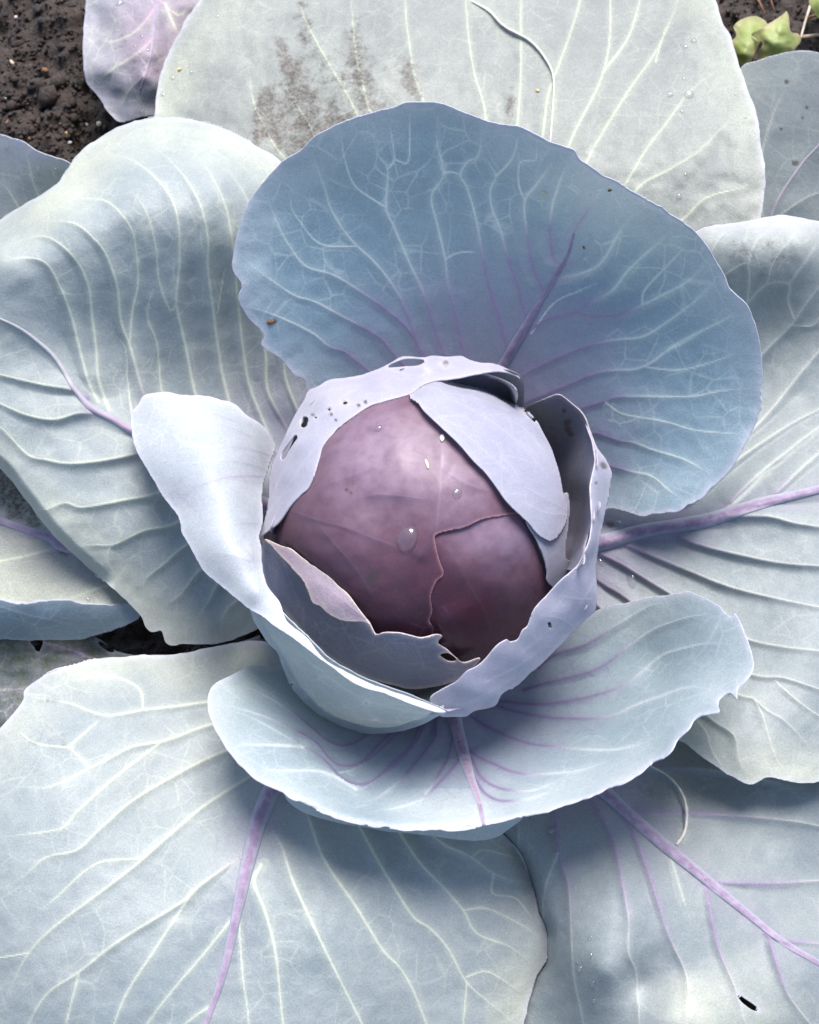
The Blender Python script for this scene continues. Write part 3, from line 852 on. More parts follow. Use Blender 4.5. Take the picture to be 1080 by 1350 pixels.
q_low = Sheet("690,660 710,690 745,650 751,668 750,690 747,715 746,735 754,740 763,744 772,750 757,760 735,775 722,766 722,756 718,738 708,712 694,688",
    zfun=lambda X, Y: np.maximum(head_z(X, Y, 0.0030), 0.118), edge=(2.5, .5), seed=52, wob=0.6, wave=0.0008, veins=["745,720 728,700 715,680"], vw=(2, 1), vs=(.3, .1), relief=0.15)
add_leaf('wrapper_leaf', [q_low], [M_WRAP], fronts=['Q'], label='small tucked violet leaf end between head and wrapper', key='Q2', gap=0.0015)

# --- the head itself: two tight purple leaves over an inner core
bloomA = total(blob(510, 585, 90, 75), lambda X, Y: 0.75 * blob(620, 640, 50, 60)(X, Y), lambda X, Y: 0.35 * blob(470, 690, 110, 90)(X, Y))
bloomB = total(lambda X, Y: 0.95 * blob(650, 705, 60, 40)(X, Y), lambda X, Y: 0.35 * blob(690, 770, 40, 60)(X, Y))
h1 = Sheet("330,708 345,684 372,652 398,624 410,596 430,560 462,532 500,514 545,505 580,540 620,590 660,640 690,672 667,679 648,682 633,686 611,696 590,700 574,706 575,720 580,740 585,753 584,760 576,766 570,778 568,790 570,806 566,819 571,827 567,850 540,870 500,868 450,850 400,815 360,770",
    zfun=lambda X, Y: head_z(X, Y, 0.0009), seed=61, wob=0.4, wave=0.0028, wavel=85, bumpy=0.0005, edge=(1.8, .75), bloom=bloomA,
    veins=[dict(p="583,585 581,640 577,680 575,706", c=(0, 0), s=(.55, .5), A=1.1, w=(2.6, 2)), "382,672 413,684 460,697 487,708 523,722 548,740", "478,656 497,652 530,654 561,658 572,650", "419,691 441,717 469,750 500,800", "400,640 430,600 480,560 540,540", "585,620 620,640 660,650", "548,740 560,720 573,690", "425,640 470,625 510,610"],
    vw=(2.4, 1.2), vc=(.9, .6), vs=(.95, .7), relief=0.9, purple=lambda X, Y: 0.9 * smooth(640, 830, Y + 0.3 * (460 - X)) , tert=46, maxt=60, teeth=0.3,  # purple mask paints the shade on the lower part of the head
    spots=[(484, 772, 4), (497, 756, 5), (489, 763, 5), (487, 748, 3), (457, 646, 3), (463, 650, 2)], wet_or_margin=lambda X, Y: np.clip(blob(490, 762, 12, 18, 20)(X, Y) * 1.3, 0, 1), stain=lambda X, Y: 0.5 * blob(490, 762, 9, 16, 20)(X, Y))
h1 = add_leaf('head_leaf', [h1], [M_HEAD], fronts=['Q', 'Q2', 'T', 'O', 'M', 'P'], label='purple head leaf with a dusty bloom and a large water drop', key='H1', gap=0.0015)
h2 = Sheet("540,690 600,670 660,660 700,665 735,690 750,740 748,790 725,840 690,870 650,890 610,895 570,885 545,850 540,780",
    zfun=lambda X, Y: head_z(X, Y, 0.0), seed=62, wob=0.4, wave=0.0026, wavel=75, bumpy=0.0005, edge=(1.8, .3), bloom=bloomB,
    veins=["600,736 618,770 639,807 650,850", "663,718 663,750 655,775 645,800", "575,712 595,730 604,745", "700,760 690,790 665,820", "585,800 610,840"],
    vw=(2.6, 1.3), vc=(1, .8), vs=(.6, .4), relief=0.4, purple=lambda X, Y: smooth(700, 820, Y), tert=46, maxt=60, stain=lambda X, Y: 0.4 * blob(607, 806, 13, 8)(X, Y))  # lower part darkened by purple: shade put into the colour
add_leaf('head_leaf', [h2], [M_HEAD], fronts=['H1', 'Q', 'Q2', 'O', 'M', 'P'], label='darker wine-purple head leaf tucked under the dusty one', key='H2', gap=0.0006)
_iv, _if = ico()
import bmesh as _bm
bm = _bm.new(); _bm.ops.create_uvsphere(bm, u_segments=48, v_segments=24, radius=HEAD_R - 0.030)
for v in bm.verts: v.co.z *= 0.97
me = bpy.data.meshes.new('head_core'); bm.to_mesh(me); bm.free()
for p in me.polygons: p.use_smooth = True
co = link('head_core', me, cabbage, M_HEAD); co.location = HEAD_C - BASE + np.array([0, 0, 0.014])

# --- S: front leaf, cupped, its rim catching the sun
s_main = Sheet("277,910 275,925 278,945 290,970 310,1000 335,1025 350,1033 365,1040 374,1044 385,1053 410,1064 440,1076 480,1086 520,1092 560,1093 600,1094 640,1089 680,1079 720,1069 760,1056 800,1041 840,1022 860,1006 876,998 886,988 892,975 908,961 919,945 948,939 950,933 948,926 957,915 965,914 971,921 974,907 989,889 993,875 989,859 985,843 976,822 968,808 963,813 952,805 948,798 921,785 907,780 890,783 850,788 800,800 785,805 730,830 680,855 610,866 540,876 460,880 400,880 360,878 330,878 320,882 305,890 290,898",
    ctrl=[(600,870,.050),(600,930,.064),(540,900,.052),(460,890,.056),(680,870,.058),(605,985,.078),(620,1040,.100),(632,1088,.134),(560,1092,.139),(480,1085,.142),(410,1063,.143),(350,1033,.138),(300,990,.142),(276,925,.134),(305,890,.112),(350,880,.086),
          (340,940,.112),(380,985,.118),(430,1030,.120),(500,1050,.112),(440,960,.084),(400,915,.082),(480,1000,.090),(540,970,.074),(740,930,.068),(740,985,.084),(720,1066,.140),(800,1040,.150),(860,1005,.156),(820,960,.106),(900,950,.156),(985,880,.164),(960,808,.142),(905,780,.120),(850,800,.094),(785,808,.072),(860,880,.090),(930,870,.132)],
    rib="590,900 597,930 600,948 609,985 620,1023 631,1054 638,1088", ribw=(15, 3), ribc=(.95, .5),
    veins=["612,930 620,943 649,961 693,979 738,985 793,989 835,984 870,970", "640,918 660,932 704,943 744,947 800,945 841,928 870,918 908,906 945,910", "660,925 720,928 787,916 827,900 868,867 886,859 929,849 965,850", "690,910 720,901 787,882 827,854 862,830 908,814 940,810",
           "710,880 733,863 774,849 814,824 854,800 880,795", "610,970 622,992 653,1008 682,1019 716,1020 760,1016 800,1005", "622,1000 636,1026 662,1040 700,1042 740,1028", "625,1025 640,1046 662,1056 698,1052 738,1039", 
           "606,985 605,1001 588,1023 564,1047 538,1061 495,1070", dict(p="596,930 576,948 574,972 552,1001 528,1028 502,1049 480,1058", A=3.0, c=(1.5, .25)), dict(p="590,915 555,958 540,985 516,1008 489,1031 467,1033 447,1022 425,1000 380,972 330,945 300,935", A=3.0, c=(1.5, .25)), dict(p="560,935 512,970 477,1004 453,1010 436,1002 416,978 390,963 356,947 308,932 285,930", A=3.0, c=(1.5, .25)),
           dict(p="530,930 481,971 453,983 430,975 410,958 380,935 344,913 320,905", A=3.0, c=(1.5, .25)), dict(p="575,930 540,990 500,1025 465,1048", c=(1.4, .3), A=2.2), dict(p="545,945 505,985 470,1012 440,1020", c=(1.4, .3), A=2.2), dict(p="600,960 590,1000 570,1035 545,1070", c=(1.4, .2), A=2.0), dict(p="470,1040 428,1018 380,1016 342,1016", c=(0, 0)), dict(p="400,985 376,983 340,982 308,982", c=(0, 0)), dict(p="630,1070 615,1082 580,1088", c=(0, 0))],
    vw=(3.4, 1.4), vc=(1.2, .05), relief=3.2, down=(-.4, .8), seed=71, tert=30, maxt=75, edge=(5, .8), purple=lambda X, Y: 0.6 * near_base(600, 910, 30, 220)(X, Y), wave=0.0014, wavel=70, rolls=[("374,1044 410,1064 480,1086 560,1093 640,1089 700,1075", 9, .004)], teeth=0.9)
s_under = Sheet("368,1038 374,1046 380,1056 400,1071 440,1083 480,1091 520,1097 560,1101 590,1105 625,1109 650,1105 668,1096 690,1076 640,1084 600,1088 560,1087 520,1086 480,1080 440,1070 410,1058 385,1046",
    ctrl=[(370,1040,.134),(440,1070,.133),(520,1086,.132),(600,1088,.128),(690,1076,.131),(380,1056,.127),(440,1083,.126),(520,1097,.124),(590,1105,.117),(625,1109,.113),(668,1096,.122)], seed=72, edge=(2, .3), wave=0.0004, wob=0.7)
add_leaf('outer_leaf', [s_main, s_under], [M_FRONT, M_FRONT], fronts=['M', 'P'], label='cupped front leaf with a violet midrib and sunlit rim', key='S')

# --- N: tall blue leaf standing behind the head
n_ = Sheet("405,511 402,501 390,495 378,482 365,470 352,460 346,455 350,445 345,435 330,420 320,405 315,395 318,375 312,365 307,350 312,310 328,265 352,235 375,210 395,199 415,181 450,162 490,149 530,138 555,135 580,137 600,143 630,155 655,163 690,168 720,185 745,195 757,198 765,210 790,228 808,237 830,252 855,265 870,272 895,290 920,310 945,345 955,365 962,380 985,405 998,435 1004,465 1006,485 1003,520 1000,545 990,570 975,600 955,628 937,643 928,655 915,663 908,665 895,675 860,678 847,682 830,675 800,670 770,690 720,720 650,720 560,700 480,640 430,570",
    ctrl=[(640,600,.078),(560,620,.076),(720,640,.074),(640,540,.092),(560,135,.250),(430,175,.234),(330,262,.206),(310,350,.180),(350,455,.142),(405,511,.116),(690,168,.252),(790,228,.244),(900,295,.224),(965,385,.200),(1005,480,.174),(975,600,.140),(910,664,.118),(847,682,.102),
          (560,250,.206),(450,260,.196),(400,340,.172),(430,430,.140),(560,400,.144),(660,420,.136),(700,300,.190),(800,330,.184),(800,450,.140),(900,430,.164),(880,550,.130),(780,560,.104),(800,640,.088),(480,520,.102)],
    rib="625,560 645,515 663,482 694,429 718,388 747,340 757,308", ribw=(13, 1.2), ribc=(.85, .5),
    veins=[dict(p="735,360 747,340 757,306 770,285 783,265 800,243", w=(3.0, 1.2), c=(1.2, .4), A=.5), "640,545 612,465 600,415 590,369 587,342 576,294 569,267 571,253 585,229 576,185 578,150", dict(p="585,229 595,227 607,231", w=(1.6, 1.6), A=0), "672,470 665,443 655,410 643,371 636,335 627,286 615,245 607,231 617,213 631,206 635,178 636,161",
           "698,425 692,412 682,378 671,344 660,303 648,272 647,248 654,233 643,214 631,206", dict(p="654,233 675,209 684,178", w=(1.6, 1.0)), "722,390 712,376 701,347 694,303 692,265 706,245 733,209", dict(p="692,265 684,243 686,214 706,211 708,188", w=(1.5, .9)),
           "745,350 730,342 725,308 728,274 737,243 749,214", "630,560 583,460 559,388 540,347 519,298 509,274 511,223 497,202 491,158", dict(p="511,223 520,210 514,165", w=(1.5, .9)), dict(p="520,210 538,214 541,148", w=(1.5, .9)),
           "610,545 557,464 543,431 531,399 512,368 490,342 468,322 449,298 435,272 429,250 418,221 411,199", dict(p="509,274 490,262 468,245 456,216 449,178", w=(1.7, .9)), "570,500 541,438 507,407 473,383 440,363 403,351 382,325 372,308 358,276 352,255", dict(p="468,325 435,325 415,317 396,293 384,274 385,255", w=(1.7, .9)),
           "560,510 519,467 500,445 449,416 415,398 389,390 358,370 324,344", "520,515 485,488 454,464 435,458 413,440 379,423 348,411 320,404", "690,440 733,371 761,362 784,353 799,338 813,312 833,285", "690,445 708,429 725,419 761,411 770,403 806,384 825,360 842,343 885,305",
           "745,416 761,411 781,417 818,414 847,402 883,384 905,372 931,348", dict(p="847,402 849,384 880,350 905,324", w=(1.6, .9)), "670,510 689,496 713,482 764,460 806,449 847,444 876,427 905,406 946,374", dict(p="880,462 895,452 924,437 953,423 970,412", w=(1.8, 1)),
           "670,545 689,532 718,520 752,506 794,490 837,487 859,478 878,464 905,450 953,420", dict(p="850,484 880,488 905,487 948,475 972,464", w=(1.8, 1)), "690,565 735,548 770,537 794,530 818,523 910,523 950,516 990,512", dict(p="799,532 821,546 876,556 919,568 982,573", w=(2.2, 1)),
           "740,580 780,571 796,574 816,581 837,584 857,592 902,606 938,626", "770,600 804,614 833,622 859,628 880,645 897,657", dict(p="700,440 730,400 760,385 790,372", w=(1.4, .8)), dict(p="587,342 600,335 615,332 627,333", w=(1.3, 1.2))],
    vw=(3.1, 1.5), vc=(1.2, -.15), relief=1.7, down=(.25, 1), seed=81, tert=27, maxt=85, edge=(6, .85), purple=lambda X, Y: 0.85 * near_base(650, 540, 40, 270)(X, Y), wave=0.0022, wavel=110, bumpy=0.0006,
    rolls=[], spots=[(356, 425, 4), (361, 424, 4), (804, 251, 2.2), (770, 326, 1.8)], teeth=0.8, wob=1.6)
add_leaf('outer_leaf', [n_], [M_BLUE], fronts=['T', 'P', 'Q', 'H1'], label='tall rounded blue leaf standing behind the head', key='N')

# --- E: right leaf with a thick violet midrib
e_ = Sheet("900,320 920,303 945,297 990,290 1030,284 1050,287 1080,291 1130,310 1200,380 1240,500 1250,650 1240,800 1200,930 1150,1005 1080,1031 1050,1032 1015,1024 990,1033 960,1020 925,997 905,980 888,970 860,940 800,905 740,870 670,810 625,740 680,660 760,570 840,460",
    ctrl=[(700,725,.056),(800,714,.070),(900,692,.084),(1000,664,.097),(1080,645,.104),(1240,600,.100),(900,330,.136),(1000,292,.142),(1080,292,.142),(1200,380,.120),(1050,322,.149),(960,325,.143),(1000,400,.113),(1080,450,.102),(950,500,.082),(1040,560,.088),(900,620,.080),(1000,640,.094),(800,620,.066),
          (900,760,.078),(1000,750,.092),(1080,760,.100),(800,780,.060),(870,850,.070),(980,850,.092),(1080,880,.104),(900,960,.092),(940,985,.100),(1000,1025,.104),(1080,1031,.098),(1000,950,.104),(1200,900,.088),(740,850,.052)],
    rib="690,735 790,716 849,700 897,692 936,685 1002,664 1080,645 1160,620 1230,592", ribw=(16, 4), ribc=(.95, .6),
    veins=["870,692 894,677 933,637 987,595 1040,560 1080,539 1150,500", "900,650 950,600 995,563 1024,531 1061,485 1080,464 1140,410", "880,620 960,520 1008,464 1043,429 1061,403 1080,379 1110,345", dict(p="1043,429 1072,429 1090,405 1120,380", w=(1.8, 1)), dict(p="1046,420 1039,397 1040,375 1011,375 985,400 950,440 890,530", w=(1.8, 2.4), c=(0, .6)), dict(p="1011,375 1021,344 1051,304", w=(1.8, 1)), dict(p="1040,375 1061,347 1080,318", w=(1.8, 1)),
           dict(p="985,400 988,368 987,347 997,320 1024,292", w=(1.8, 1)), dict(p="945,368 960,360 975,350 987,347", w=(1.3, 1.2)), dict(p="930,350 945,320 960,302", w=(1.3, 1)), "935,690 992,632 1035,597 1072,568 1130,530", "1000,668 1022,651 1061,613 1090,590 1150,550", "915,688 958,670 988,645 1010,623 1040,605",
           "930,686 974,680 1016,681 1047,689 1080,694 1160,700", "870,702 891,706 919,717 974,731 1030,742 1080,746 1170,750", "790,712 813,714 849,728 905,751 961,773 1016,787 1080,800 1170,815", "760,715 788,728 822,745 863,770 883,782 930,815 985,842 1030,852 1080,858 1160,870", "750,725 788,764 827,789 900,850 992,889 1031,893 1064,903 1100,915 1160,930",
           dict(p="1023,899 1053,925 1080,944 1120,965", w=(1.8, 1)), "740,735 785,795 840,835 920,890 978,917 994,921 1011,936 1037,952 1080,999", dict(p="994,921 1006,945 1011,962 1023,999 1037,1021", w=(1.8, 1)), "880,900 941,950 968,970 974,1001 984,1023", dict(p="915,945 931,966 939,991 956,1017", w=(1.8, 1))],
    vw=(3.3, 1.3), vc=(.75, -.2), relief=5.0, down=(-.25, 1), seed=91, tert=36, maxt=95, edge=(4, .5), purple=lambda X, Y: 0.55 * near_base(780, 710, 10, 150)(X, Y), wave=0.0028, wavel=120, bumpy=0.0006,
    bloom=lambda X, Y: 0.35 * smooth(330, 290, Y), spots=[(805, 692, 5)], stain=lambda X, Y: 0.5 * blob(1010, 330, 60, 40)(X, Y))  # bloom here paints the lit top rim into the colour
add_leaf('outer_leaf', [e_], [M_GREY], fronts=['P', 'S', 'N'], label='broad grey-green leaf with a thick violet midrib and deep folds', key='E')

# --- W: left leaf arching over
w_ = Sheet("400,262 372,216 345,195 300,172 250,157 205,155 160,165 120,188 95,212 75,243 30,270 0,290 -60,330 -110,400 -125,480 -90,560 -30,600 0,617 30,655 70,705 108,742 140,768 170,796 186,812 192,826 200,833 213,832 219,848 230,851 243,849 262,851 300,846 332,833 400,800 470,740 520,680 500,560 440,400",
    ctrl=[(520,680,.052),(440,700,.058),(400,600,.074),(330,640,.083),(300,620,.088),(175,568,.108),(100,515,.120),(55,455,.136),(-60,400,.140),(-120,480,.120),(330,520,.086),(260,520,.096),(200,520,.104),(330,420,.116),(240,420,.130),(150,420,.138),(330,330,.156),(250,315,.174),(150,330,.170),(60,370,.162),(370,250,.160),(280,250,.184),(180,250,.184),(90,290,.178),(0,340,.166),
          (345,200,.158),(250,160,.160),(160,170,.154),(95,215,.146),(0,292,.140),(-60,332,.134),(0,560,.120),(0,612,.110),(70,640,.106),(140,640,.102),(70,700,.096),(140,760,.076),(200,825,.056),(262,848,.052),(332,832,.050),(230,740,.076),(300,760,.064),(180,700,.090)],
    rib="420,700 330,655 260,610 175,568 150,553 120,537 100,515 75,475 55,455 20,430 -60,395", ribw=(13, 1), ribc=(1.1, -.15),
    veins=[dict(p="130,530 118,507 105,460 95,420 80,380 60,347 31,340 0,345", c=(.2, -.2)), dict(p="144,540 130,500 127,460 122,420 116,375 96,338 60,312 20,318", c=(.2, -.2)), "210,560 190,520 171,455 160,425 155,380 142,340 125,316 96,294 50,292", dict(p="171,455 175,410 182,375 180,335 172,300 145,268 118,262 90,262", w=(2.2, 1)),
           "285,610 258,520 244,453 233,400 237,347 235,293 222,255 195,225 165,207 140,205", dict(p="233,400 225,410 210,371 206,329 195,285 180,258", w=(1.9, 1)), dict(p="222,540 213,513 207,453 195,420 200,387 210,372", w=(1.8, 1)), "335,620 300,520 287,453 282,413 274,351 275,320 266,275 248,240 225,212 205,195", dict(p="287,413 292,380 298,350", w=(1.3, .8)),
           "385,640 333,520 322,469 313,387 308,330 297,270 275,225 255,200", "400,600 355,520 351,473 347,440 350,380 340,310 325,260 300,222", "420,600 380,510 375,470 380,400", dict(p="175,550 168,500 165,460 150,440", w=(1.4, .9)),
           "115,525 96,514 51,506 0,494 -50,480", "140,546 126,545 102,545 71,553 35,547 0,532 -50,510", "215,590 179,598 142,606 92,611 60,606 37,600 0,563 -30,545", "260,620 209,649 160,660 107,669 85,663 56,673 30,665", "290,640 236,687 189,700 151,718 125,719 100,720", dict(p="151,718 144,724 142,742 150,755", w=(1.8, 1)), "330,670 240,722 218,742 191,766 190,790", "340,690 266,749 243,777 236,786 215,800", "360,700 287,770 277,789 260,815", "380,720 320,785 298,805 290,830"],
    vw=(3.3, 1.5), vc=(.65, -.35), relief=4.4, down=(-.1, 1), seed=101, tert=34, maxt=95, edge=(4.5, .5), purple=lambda X, Y: 0.6 * near_base(400, 560, 20, 160)(X, Y), wave=0.0022, wavel=110, bumpy=0.0006,
    rolls=[("-30,600 0,617 30,655 70,705 108,742 140,768", 15, .016), ("95,212 30,270 -60,330", 16, .008), ("345,195 300,172 250,157 205,155 160,165 120,188", 14, .008)], teeth=0.6)
add_leaf('outer_leaf', [w_], [M_OUTER], fronts=['M', 'T', 'N', 'S'], label='bright arching leaf with ribbed lower folds and pink midrib', key='W')

# --- SW: large lower left leaf
sw_ = Sheet("-5,965 15,942 30,922 33,910 60,890 90,878 130,868 165,866 190,863 230,862 280,853 320,845 345,845 365,850 430,850 500,830 570,790 610,800 630,870 645,960 655,1050 660,1095 672,1108 687,1128 698,1153 707,1180 712,1205 720,1222 722,1243 720,1266 709,1284 704,1300 698,1320 690,1350 660,1450 560,1540 400,1600 200,1590 50,1500 -80,1380 -110,1200 -95,1060 -45,995",
    ctrl=[(580,800,.048),(500,880,.060),(430,960,.076),(365,1040,.088),(330,1130,.096),(300,1250,.098),(280,1330,.094),(200,1590,.050),(345,846,.058),(280,856,.066),(200,864,.078),(110,874,.092),(40,910,.098),(0,965,.098),(-90,1060,.084),(100,950,.098),(200,930,.090),(300,930,.078),(80,1050,.110),(200,1040,.096),(280,1030,.088),(0,1150,.106),(120,1180,.110),(220,1150,.103),(0,1350,.082),(100,1380,.088),(-80,1380,.06),
          (655,1050,.058),(687,1128,.058),(720,1235,.056),(690,1350,.042),(560,1540,.030),(560,1000,.068),(480,1080,.086),(560,1120,.078),(620,1200,.070),(450,1250,.092),(560,1330,.066),(400,1450,.072)],
    rib="520,850 440,940 400,985 365,1035 358,1042 342,1080 330,1125 323,1153 311,1210 299,1265 287,1307 280,1326 265,1370 240,1450", ribw=(23, 1.5), ribc=(1.25, .38),
    veins=[dict(p="345,1140 335,1163 349,1201 363,1255 372,1338 380,1400", c=(.3, -.2)), "362,1075 358,1089 372,1118 387,1163 413,1220 446,1288 477,1350 500,1410", "385,1040 406,1075 427,1132 470,1196 505,1253 527,1276 544,1304 560,1344 585,1410", "430,1000 474,1089 500,1137 518,1167 547,1211 567,1224 591,1251 616,1296 656,1331 690,1360", dict(p="616,1296 611,1350 605,1400", w=(1.9, 1)), dict(p="616,1288 644,1282 687,1309", w=(1.8, 1)),
           "480,1020 531,1104 556,1140 584,1169 611,1200 629,1231 673,1249 707,1276", dict(p="611,1200 642,1198 689,1220 712,1236", w=(1.9, 1)), "530,1060 580,1109 620,1129 651,1151 693,1167", dict(p="651,1151 650,1178 680,1184 704,1213", w=(1.7, 1)), dict(p="622,1130 638,1120 689,1133", w=(1.6, 1)), dict(p="320,1180 316,1215 320,1286 327,1338 330,1390", w=(2, 1.2), c=(.1, -.2)),
           "380,915 277,925 233,931 189,936 139,943 94,928 48,920", dict(p="189,936 183,907 142,890 104,895", w=(1.8, 1)), "400,935 283,954 220,976 176,984 148,998 116,1014 63,1038 20,1036", dict(p="118,1010 94,986 104,973 135,945", w=(1.8, 1.4)), dict(p="94,986 47,980 20,960", w=(1.7, 1)), dict(p="211,980 157,1021 104,1068 79,1093 0,1104", w=(2.4, 1.2)),
           "400,950 302,988 246,1014 176,1055 130,1095 101,1121 60,1131 31,1156 0,1172", "385,985 334,1021 271,1061 214,1109 189,1132 148,1165 72,1222 38,1257 13,1304 0,1330", dict(p="38,1257 0,1263 -30,1262", w=(1.8, 1)), dict(p="187,1132 126,1140 69,1188 50,1200", w=(1.9, 1)), "332,1118 315,1131 267,1165 242,1188 157,1241 104,1282 63,1310 38,1350 20,1400", dict(p="104,1284 87,1350 75,1400", w=(2, 1)), dict(p="249,1184 195,1266 167,1310 151,1350 140,1400", w=(2.6, 1.3)), dict(p="306,1212 267,1260 227,1307 195,1350 170,1400", w=(2.3, 1.1)), dict(p="284,1322 245,1350 210,1390", w=(2.2, 1.2))],
    vw=(3.3, 1.6), vc=(.6, -.45), relief=2.1, down=(.35, .9), seed=111, tert=42, maxt=100, edge=(5, .75), purple=lambda X, Y: 0.45 * near_base(430, 960, 10, 160)(X, Y), wave=0.0024, wavel=130, bumpy=0.0006,
    rolls=[("672,1108 698,1153 720,1222 720,1266 698,1320", 22, .004), ("30,922 33,910 60,890 130,868 190,863", 18, .005)], stain=lambda X, Y: 0.42 * blob(60, 960, 60, 60)(X, Y), teeth=0.6)
add_leaf('outer_leaf', [sw_], [M_OUTER], fronts=['M', 'S', 'W'], label='largest leaf at the front with a purple-pink midrib and yellow-green veins', key='SW')

# --- SE: lower right leaf, nibbled
se_ = Sheet("610,1100 620,1040 640,930 680,850 760,830 850,900 950,930 1080,955 1200,1020 1280,1150 1300,1300 1230,1450 1080,1530 900,1545 760,1500 660,1420 610,1300 600,1180",
    ctrl=[(680,870,.046),(760,990,.066),(830,1075,.078),(900,1130,.084),(975,1196,.088),(1080,1280,.088),(1230,1400,.06),(900,1000,.064),(1000,1020,.074),(1080,1050,.078),(1000,1100,.074),(1080,1160,.066),(1200,1150,.060),(750,1120,.078),(790,1200,.094),(800,1280,.098),(700,1130,.070),(700,1200,.060),(730,1290,.056),(740,1350,.048),(790,1350,.072),(845,1300,.084),(880,1230,.094),(880,1340,.098),(960,1300,.094),(1000,1350,.090),(1080,1350,.082),(900,1545,.05),(1280,1200,.06),(640,1300,.04)],
    rib="690,890 740,990 800,1046 839,1082 878,1116 922,1152 975,1196 1033,1242 1080,1270 1180,1330", ribw=(16, 2.2), ribc=(.95, .6),
    veins=["790,1030 835,1066 909,1071 991,1077 1049,1083 1080,1089 1180,1110", "925,1158 948,1163 1010,1165 1080,1161 1170,1155", "1000,1215 1022,1237 1080,1244 1160,1250", "760,960 800,985 861,1010 922,1013 980,1022 1060,1040", "670,1000 683,1085 683,1120 680,1160", "710,990 732,1073 736,1124 749,1167 753,1237 757,1291 769,1350 775,1400", dict(p="736,1124 718,1174 716,1230", w=(2, 1.2)),
           "765,1020 784,1056 808,1108 819,1155 829,1213 829,1256 839,1283 843,1350 850,1400", "825,1080 839,1108 858,1159 882,1233 905,1287 905,1338 900,1400", dict(p="880,1125 886,1136 897,1171 905,1200", w=(2, 1)), "922,1155 932,1174 940,1217 948,1252 971,1307 983,1350 1000,1400", "1005,1225 1014,1237 1026,1276 1041,1314 1068,1350 1090,1380",
           dict(p="858,1012 878,1021 900,1046 906,1071 903,1099 892,1117", w=(2.4, 2.4), c=(0, 0), A=2.6, s=(.8, 1), narrow=True), dict(p="834,1106 845,1104 857,1101", w=(1.0, 1), c=(1, 1), A=0, s=(1, 1))],
    vw=(3.0, 1.2), vc=(.95, .15), relief=3.2, down=(-.6, .6), seed=121, tert=44, maxt=95, edge=(4, .5), purple=lambda X, Y: 0.5 * near_base(780, 1020, 10, 130)(X, Y), wave=0.003, wavel=110, bumpy=0.0006, stain=lambda X, Y: 0.38 * blob(870, 1040, 50, 30)(X, Y),
    holes=["971,1309 983,1317 996,1326 1001,1333 991,1331 977,1320", "912,1321 914,1321 916,1327 914,1328"])
SE_LEAF = add_leaf('outer_leaf', [se_], [M_GREY], fronts=['S', 'SW', 'E'], label='lower leaf with a violet midrib, curled scar and small nibbled hole', key='SE')

# --- NN: weathered leaf at the back with brown rot along its veins
nnst = total(lambda X, Y: 1.2 * blob(345, 160, 10, 40, 12)(X, Y), lambda X, Y: 1.1 * blob(372, 165, 22, 40, -35)(X, Y), lambda X, Y: .8 * blob(375, 80, 9, 48, -18)(X, Y), lambda X, Y: 1.1 * blob(440, 190, 60, 34)(X, Y), lambda X, Y: 0.8 * blob(540, 105, 14, 40, -20)(X, Y), lambda X, Y: .95 * blob(672, 140, 9, 30, 14)(X, Y),
             lambda X, Y: .6 * blob(400, 25, 12, 50)(X, Y), lambda X, Y: .5 * blob(470, 70, 14, 60, -8)(X, Y), lambda X, Y: .6 * blob(430, 120, 100, 80)(X, Y), lambda X, Y: .5 * blob(490, 145, 14, 40, -15)(X, Y), lambda X, Y: .6 * blob(400, 130, 12, 50, -22)(X, Y))
nn_ = Sheet("203,168 205,135 209,105 222,70 240,35 262,0 300,-60 420,-130 600,-165 780,-150 900,-90 944,0 953,30 962,45 975,90 985,115 995,140 1003,185 1007,215 1009,240 1006,265 1003,290 985,340 900,420 780,500 650,545 560,545 430,480 330,380 240,270 206,200",
    ctrl=[(620,540,.060),(560,300,.092),(400,260,.090),(300,200,.088),(220,120,.076),(262,0,.076),(330,60,.088),(450,100,.098),(560,60,.104),(420,-130,.070),(600,-165,.080),(640,100,.106),(720,180,.112),(720,20,.100),(830,20,.098),(900,-90,.080),(780,-150,.074),(850,130,.116),(944,10,.112),(960,100,.122),(1000,220,.122),(900,220,.120),(985,330,.110),(860,340,.100),(780,430,.080)],
    veins=["620,400 580,300 543,215 528,180 505,150", dict(p="470,290 372,205 345,160 333,130 328,90"), "500,300 420,190 405,160 385,130 365,95", "540,300 470,150 455,120 440,95 420,60 400,20 390,-30", "560,300 488,147 478,110 470,75 465,30 462,-20", "600,300 557,130 545,95 540,60 535,20 533,-40", "640,300 640,155 625,95 618,50 614,0 612,-50",
           "660,330 682,160 686,110 687,55 687,0 688,-60", "700,300 722,130 735,90 750,50 765,0 775,-60", "700,320 745,205 760,170 790,110 803,60 805,0 808,-60", dict(p="795,95 825,55 840,15 850,-30", w=(2, 1)), "720,330 775,210 800,165 835,110 860,75 885,25 900,-20", dict(p="864,82 870,60 880,30", w=(1.5, 1)), "740,350 810,265 850,200 880,160 910,120 950,90", "760,370 840,250 880,225 920,200 970,150", "780,380 900,290 930,262 970,250 1003,240",
           dict(p="622,2 645,15 665,35 700,55 722,82 730,105 729,140 725,190", w=(3.0, 2.4), c=(-.3, -.3), A=2.4, s=(1, 1.0), narrow=True)],
    vw=(2.8, 1.1), vc=(.55, .0), relief=0.7, down=(-.2, 1), seed=131, tert=52, maxt=80, edge=(5, .55), stain=nnst, wave=0.003, wavel=120, bumpy=0.0011, bloom=0.0, teeth=0.5)
NN_LEAF = add_leaf('outer_leaf', [nn_], [M_OLD], fronts=['N', 'W', 'E'], label='weathered pale back leaf with brown rot along its veins', key='NN')

